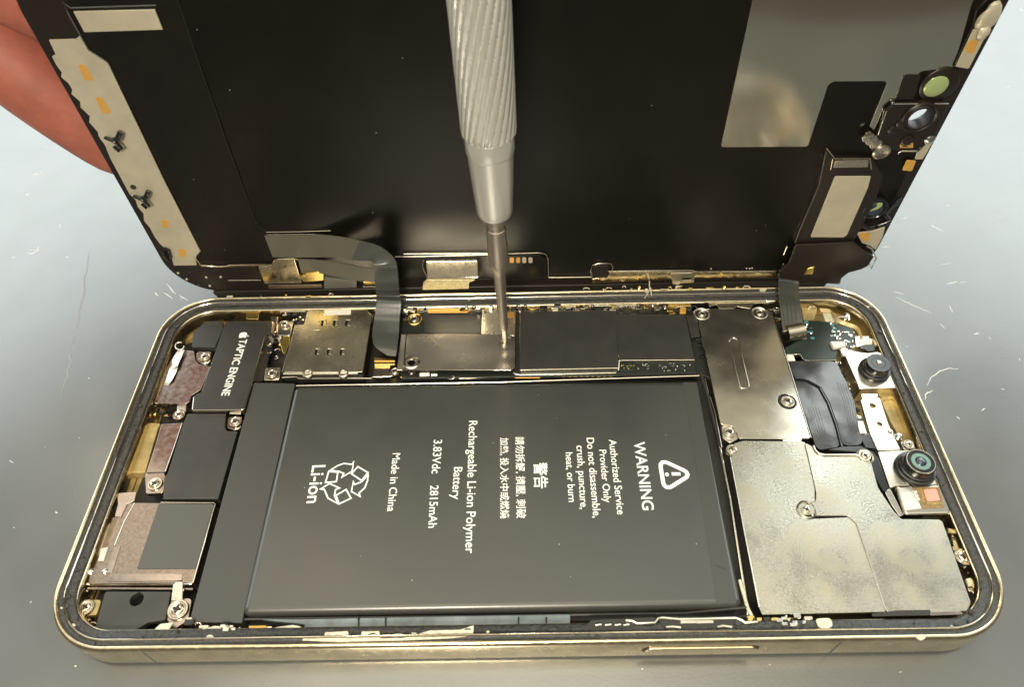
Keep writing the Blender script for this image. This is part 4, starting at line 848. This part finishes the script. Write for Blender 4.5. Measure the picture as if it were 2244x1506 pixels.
tube('torn_tape', [DISP.hit(*q, .08) for q in full('R', [(1345, 725), (1380, 740), (1400, 800), (1385, 830), (1345, 790), (1340, 750)])], .03, LENSK, foil, 8)
# the lower edge: rail, gold clip, connector, pads
dline('lower_rail', 'R', [(1600, 800), (1650, 868), (1800, 878), (1925, 868), (2244, 860)], .06, .020, GOLD)
dline('lower_rail', 'D', [(0, 494), (360, 485), (390, 442), (555, 436), (572, 450)], .07, .016, GOLD)
dsheet('rail_block', 'R', [(1820, 880), (2100, 870), (2160, 980), (1870, 990)], .06, .04, DRIM, r=.01)
dline('rail_block', 'R', [(1870, 990), (2140, 988)], .06, .012, CHROME)
for x, y in ((1460, 930), (1560, 925), (1530, 980), (1630, 1022), (1690, 965), (1720, 1035), (1808, 962)): rings('glue_dot', DISP.hit(*full('R', [(x, y)])[0], .005), DISP, [(.03, 0), (.02, .015), (.003, .02)], rng.choice((DARKM, FOIL)), scr, 8)
clip = dsheet('gold_clip', 'D', [(245, 512), (362, 492), (400, 445), (545, 440), (610, 645), (300, 650)], .13, .05, GOLD, r=.03, bev=.015)
rings('clip_hole', DISP.hit(*full('D', [(470, 503)])[0], .132), DISP, [(.02, 0), (.02, .004)], DARKM, clip, 12)
dsheet('connector_block', 'D', [(585, 590), (640, 560), (740, 548), (788, 560), (788, 622), (620, 636)], .18, .10, GOLD_BRIGHT, r=.03, bev=.015)
dsheet('connector_foot', 'D', [(330, 662), (775, 655), (775, 682), (335, 690)], .12, .08, STEEL_R, r=.01)
dsheet('black_block', 'D', [(792, 592), (1060, 622), (1062, 682), (790, 690)], .16, .10, GREY, r=.02)
dsheet('gold_foot', 'D', [(1115, 628), (1225, 626), (1225, 655), (1118, 656)], .14, .08, GOLD_BRIGHT, r=.01)
dsheet('gold_foot', 'D', [(1110, 672), (1225, 670), (1225, 690), (1100, 692)], .10, .05, STEEL_R, r=.01)
dline('panel_flange', 'E', [(60, 425), (330, 420), (700, 410), (1240, 392), (1300, 402), (1322, 440), (1325, 590)], .09, .012, STEEL)
dline('panel_flange', 'E', [(130, 402), (820, 395)], .10, .010, GOLD)
dsheet('flange_shelf', 'E', [(90, 440), (1250, 408), (1310, 440), (1312, 600), (740, 620), (90, 610)], .07, .03, DBLACK2, r=.03)
dline('panel_flange', 'E', [(1325, 596), (1680, 592), (1672, 540), (1690, 495), (1730, 480), (1840, 480), (1856, 510), (1850, 545)], .09, .013, STEEL)
dsheet('small_block', 'E', [(1690, 500), (1820, 498), (1812, 600), (1690, 600)], .12, .06, DRIM, r=.02)
dsheet('metal_clip', 'E', [(312, 466), (742, 460), (742, 588), (325, 598)], .16, .08, STEEL, r=.02, bev=.015)
dline('clip_fold', 'E', [(292, 455), (285, 500), (325, 600), (745, 592)], .15, .018, CHROME)
lad = dsheet('contact_ladder', 'E', [(325, 616), (735, 614), (670, 640), (668, 690), (285, 700), (290, 650)], .16, .06, LADDER, r=.02)
for k in range(9):
    for j in range(2): rings('ladder_pit', DISP.hit(*full('E', [(345 + k * 38, 632 + j * 42)])[0], .121), DISP, [(.016, 0), (.014, .004)], DARKM, lad, 8)
for x in (1022, 1075, 1125, 1176): dsheet('gold_pad', 'E', [(x - 17, 430), (x + 17, 430), (x + 17, 476), (x - 17, 476)], .075, .006, ORANGE if x < 1100 else FOIL, r=.03, bev=.002)
dline('lower_rail', 'F', [(355, 408), (800, 402), (1150, 398), (1190, 412), (1940, 406)], .09, .013, STEEL)
dsheet('lower_band', 'F', [(365, 418), (1190, 414), (1940, 420), (1940, 470), (1180, 470), (205, 520), (205, 480), (360, 450)], .07, .06, GOLD, r=.01)
dsheet('slotted_tab', 'F', [(940, 428), (1150, 424), (1172, 445), (1165, 515), (1030, 525), (1020, 538), (965, 536)], .15, .04, STEEL_L, r=.03, holes=[[(1050, 470), (1140, 466), (1155, 478), (1140, 492), (1055, 495)]])
for x, y in ((1325, 383), (1660, 378), (1690, 380), (1712, 376)): rings('dust_speck', DISP.hit(*full('F', [(x, y)])[0], .06), DISP, [(.018, 0), (.012, .015), (.003, .02)], FOIL, scr, 8)
poly('lower_flange', [(.95, -.30), (13.75, -.30), (13.9, .05), (.8, .05)], .04, .14, DRIM, scr, r=.05, bev=.02, plane=DISP)
tube('flange_lip', [DISP.world(1.6, -.16, .05), DISP.world(7, -.15, .05), DISP.world(13.2, -.16, .05)], .03, GOLD, scr)
for k in range(14):
    q = DISP.hit(rd.uniform(420, 1700), rd.uniform(40, 560), .056); w = rd.uniform(.005, .009)
    rings('dust_speck', q, DISP, [(w, 0), (w * .9, .008), (.002, .010)], SCRATCH, scr, 6)
# clear debris hanging off the lower edge onto the far rail
tube('glue_thread', [at('F', 745, 500, .78), at('F', 745, 590, .74), at('F', 700, 660, .70)], .012, CREAM, scr, 6)
tube('glue_thread', [at('F', 560, 590, .74), at('F', 580, 570, .76)], .012, CREAM, scr, 6)
tube('glue_thread', [at('F', 755, 560, .74), at('F', 765, 640, .70)], .010, CREAM, scr, 6)
# upper right mirror plate, pads, sensors
mp_ = dsheet('mirror_plate', 'M', [(540, -420), (2120, -420), (1900, 20), (1780, 445), (1560, 470), (1440, 640), (1330, 690), (1250, 870), (1195, 905), (1340, 545), (1320, 535), (985, 537), (950, 560), (815, 970), (240, 972)], .068, .02, MIRROR, r=[.05] * 15, bev=.005)
dsheet('black_pad', 'M', [(1450, 492), (1562, 492), (1512, 662), (1395, 655)], .078, .012, DRIM, r=.03, bev=.003)
dline('sensor_wall', 'M', [(2120, -120), (1930, 60), (1905, 170), (1845, 290), (1782, 440)], .09, .015, DRIM)
dsheet('sensor_flex', 'M', [(1910, 190), (2010, 200), (1880, 455), (1790, 440)], .10, .02, FOIL, r=.02)
dsheet('copper_pad', 'M', [(1885, 262), (1948, 268), (1905, 360), (1848, 330)], .105, .006, ORANGE, r=.02, bev=.002)
def lump(name, c, ax_, m, parent, seed, amp=.35):
    bm = bmesh.new(); bmesh.ops.create_icosphere(bm, subdivisions=3, radius=1.0); r_ = random.Random(seed)
    dirs = [Vector((r_.uniform(-1, 1), r_.uniform(-1, 1), r_.uniform(-1, 1))).normalized() for _ in range(22)]
    for v in bm.verts:
        k = max(v.co.dot(d) * (1 if i % 2 else .9) for i, d in enumerate(dirs)); f = 1 - amp * (1 - k) * 2.2 + r_.uniform(-.03, .03)
        v.co = Vector((v.co.x * f * ax_[0] + c[0], v.co.y * f * ax_[1] + c[1], v.co.z * f * ax_[2] + c[2]))
    me = bpy.data.meshes.new(name); bm.to_mesh(me); bm.free(); smooth(me, 22); return link(name, me, m, parent)
c = DISP.hit(*full('M', [(2012, 105)])[0], .10)
lump('crumpled_foil', c, (.17, .07, .25), FOIL, scr, 4); lump('crumpled_foil', c + np.array([.02, -.03, -.24]), (.10, .05, .12), FOIL, scr, 9)
sens = dsheet('sensor_bracket', 'O', [(960, 358), (540, 362), (480, 420), (410, 610), (480, 690), (560, 720), (720, 740), (800, 660), (860, 600)], .14, .07, DRIM, r=.06, bev=.02, holes=[lambda top, plane: camhole(.19)])
dline('bracket_lip', 'O', [(955, 366), (545, 368), (488, 425), (425, 600), (340, 650)], .15, .010, CHROME, sens)
g = DISP.hit(*full('O', [(858, 232)])[0], .09)
rings('sensor_ring', DISP.hit(*full('O', [(885, 225)])[0], .09), DISP, [(.30, -.06), (.30, 0), (.28, .015), (.01, .016)], DRIM, scr, 36)
rings('green_lens', g + DISP.n * .018, DISP, [(.185, .0), (.175, .008), (.01, .014)], LENSG, scr, 36)
g = DISP.hit(*full('O', [(735, 470)])[0], .16)
rings('camera_ring', g, DISP, [(.30, -.08), (.29, .01), (.26, .03), (.235, .015), (.22, .035), (.185, .035), (.165, -.16)], DRIM, sens, 40, cap=False)
for (x, y, r_) in ((600, 510, .10), (530, 560, .09), (640, 640, .12)): rings('bracket_boss', DISP.hit(*full('O', [(x, y)])[0], .14), DISP, [(r_, -.02), (r_ * .9, .03), (r_ * .5, .05), (.01, .05)], DRIM, sens, 20)
tube('spring_post', [DISP.hit(*q, .16) for q in full('O', [(345, 615), (400, 665), (450, 725)])], .045, STEEL_L, scr, 12)
for q in ((350, 618), (375, 640), (405, 668)): rings('post_ring', DISP.hit(*full('O', [q])[0], .18), DISP, [(.10, -.02), (.10, .01), (.07, .02)], CHROME, scr, 18)
rings('post_head', DISP.hit(*full('O', [(450, 730)])[0], .20), DISP, [(.15, -.08), (.15, .01), (.12, .03), (.08, .02), (.03, .0), (.005, .0)], SCREWM, scr, 24)
dsheet('pin_block', 'O', [(595, 655), (690, 655), (690, 700), (590, 700)], .17, .04, ORANGE, r=.01)
for y in (664, 676, 690): dline('gold_pin', 'O', [(600, y), (685, y)], .18, .008, GOLD_BRIGHT)
dline('pin_rail', 'O', [(575, 738), (600, 722), (720, 722), (745, 690)], .17, .015, CHROME)
rings('solder_bead', DISP.hit(*full('O', [(810, 635)])[0], .12), DISP, [(.09, -.02), (.10, .01), (.05, .05), (.005, .06)], SOLDER, scr, 16)
dsheet('foil_tab', 'O', [(745, 670), (860, 610), (800, 720), (760, 785), (700, 785), (715, 735)], .08, .02, FOIL, r=.02)
dsheet('gold_pad', 'O', [(640, 790), (712, 795), (680, 875), (605, 868)], .10, .02, ORANGE, r=.03)
# earpiece speaker
ear = dsheet('earpiece_module', 'N', [(530, 90), (600, 160), (880, 160), (960, 290), (900, 480), (740, 770), (300, 790), (330, 700), (480, 350)], .16, .13, DRIM, r=.05, bev=.03)
dsheet('silver_plate', 'N', [(602, 290), (866, 288), (845, 370), (690, 720), (665, 738), (422, 736)], .175, .02, FOIL, ear, r=.03, bev=.006)
dsheet('silver_plate', 'N', [(605, 175), (850, 168), (845, 222), (590, 228)], .175, .02, STEEL, ear, r=.02, bev=.006)
dline('plate_lip', 'N', [(540, 80), (600, 158), (860, 156), (868, 235)], .18, .012, STEEL, ear)
dline('plate_lip', 'N', [(585, 160), (570, 240)], .18, .012, STEEL, ear)
g = DISP.hit(*full('O', [(400, 1155)])[0], .12)
rings('lower_lens_ring', g, DISP, [(.25, -.04), (.24, .03), (.21, .05), (.18, .03), (.17, 0)], LENSK, scr, 32)
rings('lower_lens', g, DISP, [(.165, .0), (.14, .03), (.01, .045)], LENSB, scr, 32)
dsheet('lens_highlight', 'O', [(345, 1180), (415, 1140), (415, 1110), (460, 1110), (455, 1135), (420, 1160)], .175, .006, LENSG, r=.03, bev=.002)
for pts in ([(490, 1180), (560, 1110), (590, 1070)], [(420, 1280), (480, 1260), (520, 1240)], [(470, 1190), (500, 1230), (450, 1270)], [(300, 1270), (350, 1300), (400, 1290)]): dline('flex_fold', 'O', pts, .12, .045, LENSK)
dsheet('foil_tab', 'N', [(760, 705), (880, 690), (970, 662), (950, 740), (900, 830), (860, 800), (800, 780)], .09, .03, FOIL, r=.01)
dsheet('copper_pad', 'N', [(770, 708), (860, 700), (850, 760), (800, 765)], .094, .004, ORANGE, r=.02, bev=.001)
dline('wire_hook', 'N', [(830, 800), (870, 820), (905, 890), (868, 965), (850, 925), (885, 870)], .16, .016, CHROME)
# lower right connector flex that reaches over the far rail
lowf = dsheet('lower_cover', 'N', [(310, 795), (470, 790), (740, 775), (830, 850), (888, 880), (845, 950), (790, 975), (700, 1000), (650, 1040), (640, 1085), (330, 1060), (200, 1040), (190, 985), (260, 930)], .24, .06, DRIM, r=.04, bev=.02)
dsheet('gold_contact', 'N', [(400, 968), (452, 952), (440, 1010), (375, 1012)], .25, .02, GOLD_BRIGHT, lowf, r=.01)
dline('edge_glint', 'N', [(250, 800), (225, 865)], .16, .02, SOLDER)
dline('edge_glint', 'N', [(228, 925), (215, 950)], .16, .015, SOLDER)
# ---- ribbon cables from the screen to the body
def dp(view, x, y, off): return DISP.hit(*full(view, [(x, y)])[0], off)
def yp(view, x, y, yy):
    P = Plane((0, yy, 0), (1., 0, 0), (0, 0, 1.), (0, -1., 0)); return P.hit(*full(view, [(x, y)])[0], 0)
band('ribbon_cable', [(dp('U', 130, 430, .085), dp('U', 250, 735, .085)), (dp('U', 480, 418, .09), dp('U', 560, 738, .09)), (dp('U', 860, 414, .12), dp('U', 860, 738, .12)),
     (dp('U', 1180, 440, .25), dp('U', 1130, 742, .25)), (dp('U', 1500, 500, .425), dp('U', 1380, 780, .425))], .02, FLEXB, scr)
band('ribbon_cable', [(dp('U', 1500, 500, .425), dp('U', 1380, 780, .425)), (dp('U', 1760, 575, .55), dp('U', 1580, 792, .55)), (dp('U', 1930, 690, .66), dp('U', 1670, 800, .66)), (dp('U', 2015, 800, .74), dp('U', 1692, 835, .74)), (dp('U', 2032, 890, .77), dp('U', 1695, 860, .77)),
     (yp('D', 1400, 560, 6.62), yp('D', 1203, 555, 6.62)), (yp('D', 1410, 680, 6.75), yp('D', 1215, 680, 6.75)), (yp('D', 1418, 745, 6.85), yp('D', 1222, 740, 6.85)), (at('D', 1428, 792, .95), at('D', 1224, 786, .95)), (at('D', 1425, 850, .86), at('D', 1222, 845, .86)),
     (at('D', 1415, 940, .72), at('D', 1208, 930, .72)), (at('D', 1410, 1040, .66), at('D', 1192, 1040, .66)), (at('D', 1400, 1140, .66), at('D', 1192, 1110, .66)), (at('D', 1392, 1200, .64), at('D', 1215, 1170, .64)), (at('D', 1385, 1248, .60), at('D', 1310, 1240, .60))], .02, FLEX, scr)
band('ribbon_cable', [(dp('U', 612, 768, .10), dp('U', 660, 965, .10)), (dp('U', 820, 772, .13), dp('U', 860, 960, .13)), (dp('U', 1100, 800, .26), dp('U', 1080, 1000, .26)), (dp('U', 1350, 850, .38), dp('U', 1300, 1045, .38)), (dp('U', 1560, 885, .48), dp('U', 1530, 1080, .48)), (dp('U', 1760, 905, .54), dp('U', 1760, 1090, .54))], .02, FLEXB, scr)
band('ribbon_cable', [(dp('N', 330, 1020, .22), dp('N', 178, 1000, .22)), (at('N', 332, 1062, .80), at('N', 186, 1045, .80)), (at('G', 1050, 5, .74), at('G', 858, 0, .74)), (at('G', 1062, 130, .72), at('G', 872, 130, .72)), (at('G', 1075, 240, .66), at('G', 885, 240, .66)), (at('G', 1086, 300, .62), at('G', 892, 318, .62)), (at('G', 1088, 335, .60), at('G', 905, 350, .60))], .02, FLEX, scr)
for k in range(4): tube('ribbon_trace', [at('G', 890 + k * 38, 40, .775), at('G', 905 + k * 38, 160, .745), at('G', 925 + k * 36, 290, .66)], .004, GREY, scr, 6)
sheet('ribbon_plug', 'G', [(895, 335), (1080, 320), (1085, 345), (905, 362)], .60, .10, STEEL_L, scr, r=.01)
# ================================================================== THE SCREWDRIVER
tip = BODY.hit(1106, 754, .63)
sdv = thing('precision_screwdriver', tuple(tip), 'silver precision screwdriver with spiral knurled handle standing on a screw of the metal connector cover', 'screwdriver')
ax = np.array([-.021, 0.0, 1.0]); ax /= np.linalg.norm(ax)
ex = np.array([1., 0, 0]) - ax * ax[0]; ex /= np.linalg.norm(ex); SP = Plane(tip, ex, np.cross(ax, ex), ax)
def rv(v, w):                           # radius and height on the axis whose image row is v and image width w
    lo, hi = 0.0, 9.0
    for _ in range(40):
        m_ = (lo + hi) / 2
        if project(tip + ax * m_)[1] > v: lo = m_
        else: hi = m_
    return (w / 2 / project(tip + ax * lo)[2], lo)
rings('driver_tip', tip, SP, [(.012, 0), (.03, .05), rv(740, 12), rv(722, 13), rv(719, 19)], CHROME, sdv, 20)
rings('blade', tip, SP, [rv(719, 19), rv(714, 20.5), rv(660, 23), rv(600, 26), rv(596, 29), rv(590, 33), rv(584, 39), rv(575, 45), rv(570, 45.5), rv(503, 43.5), rv(500, 42), rv(499, 38), rv(492, 37), rv(490, 40), rv(484, 41), rv(480, 37), rv(474, 36), rv(465, 33)], TOOL, sdv, 48)
rings('swivel_collar', tip, SP, [rv(469, 34), rv(468.5, 66), rv(466, 74), rv(461, 78.5), rv(450, 81), rv(400, 91), rv(335, 102), rv(330, 102.5)], ALU, sdv, 64)
rings('collar_band', tip, SP, [rv(331, 103), rv(328, 107.5), rv(325, 108.5), rv(294, 111), rv(292, 109)], ALU, sdv, 64)
h0 = rv(293, 1)[1]; R0 = rv(288, 123)[0]; h1 = 10.6; N = 24
prof = [(R0 * .88, h0), (R0 * .97, h0 + .03), (R0, h0 + .10)] + [(R0 * (1 + .0 * k), h0 + .10 + (h1 - h0 - .10) * k / 90) for k in range(1, 91)] + [(R0 * .9, h1 + .06), (R0 * .6, h1 + .1)]
def knurl(r, a, i):
    if i < 1 or i > 92: return r
    h = prof[i][1]; ph = (N * (a - .60 * (h - h0)) / (2 * math.pi)) % 1.0
    return r * (1 - .10 * max(0, 1 - abs(ph - .5) / .24))
rings('knurled_handle', tip, SP, prof, ALU, sdv, N * 12, knurl)
# ================================================================== THE HAND behind the screen
def hpt(u, v, y):
    P = Plane((0, y, 0), (1., 0, 0), (0, 0, 1.), (0, -1., 0)); return P.hit(u, v)
def make_hand():
    V, E, Rr = [], [], []
    def add(p, r, par=None):
        V.append(tuple(p)); Rr.append(r)
        if par is not None: E.append((par, len(V) - 1))
        return len(V) - 1
    wr = add(hpt(-620, -420, 9.6), 2.3); pm = add(hpt(-420, -260, 9.3), 2.5, wr); pk = add(hpt(-270, -190, 9.0), 1.9, pm)
    for pts, rr in (([(-150, -10), (55, 148), (212, 272), (330, 365)], (.98, .90, .80, .66)), ([(-110, -150), (110, -20), (300, 90), (430, 160)], (.98, .88, .80, .66)),
                    ([(-110, -300), (140, -210), (340, -130), (470, -90)], (.95, .85, .76, .62)), ([(-130, -430), (100, -390), (260, -350), (370, -330)], (.85, .72, .64, .52))):
        par = pk
        for j, ((u, v_), r_) in enumerate(zip(pts, rr)): par = add(hpt(u, v_, 8.75 - .03 * j), r_, par)
    par = pm
    for (u, v_), y, r_ in (((-300, -330), 8.3, 1.1), ((-190, -300), 7.4, .95), ((-90, -230), 6.75, .82), ((10, -150), 6.45, .66)): par = add(hpt(u, v_, y), r_, par)
    me = bpy.data.meshes.new('hand'); me.from_pydata(V, E, []); ob = bpy.data.objects.new('hand_tmp', me); scene.collection.objects.link(ob)
    mo = ob.modifiers.new('s', 'SKIN'); mo.use_smooth_shade = True; mo.branch_smoothing = .4
    for i, sv in enumerate(me.skin_vertices[0].data): sv.radius = (Rr[i], Rr[i]); sv.use_root = i == 0
    sb = ob.modifiers.new('u', 'SUBSURF'); sb.levels = 2; sb.render_levels = 2
    dg = bpy.context.evaluated_depsgraph_get(); m2 = bpy.data.meshes.new_from_object(ob.evaluated_get(dg)); bpy.data.objects.remove(ob)
    for p in m2.polygons: p.use_smooth = True
    return m2
hand = link('hand', make_hand(), SKIN)
hand['label'] = 'blurred bare hand at the top left holding up the black screen from behind'; hand['category'] = 'hand'
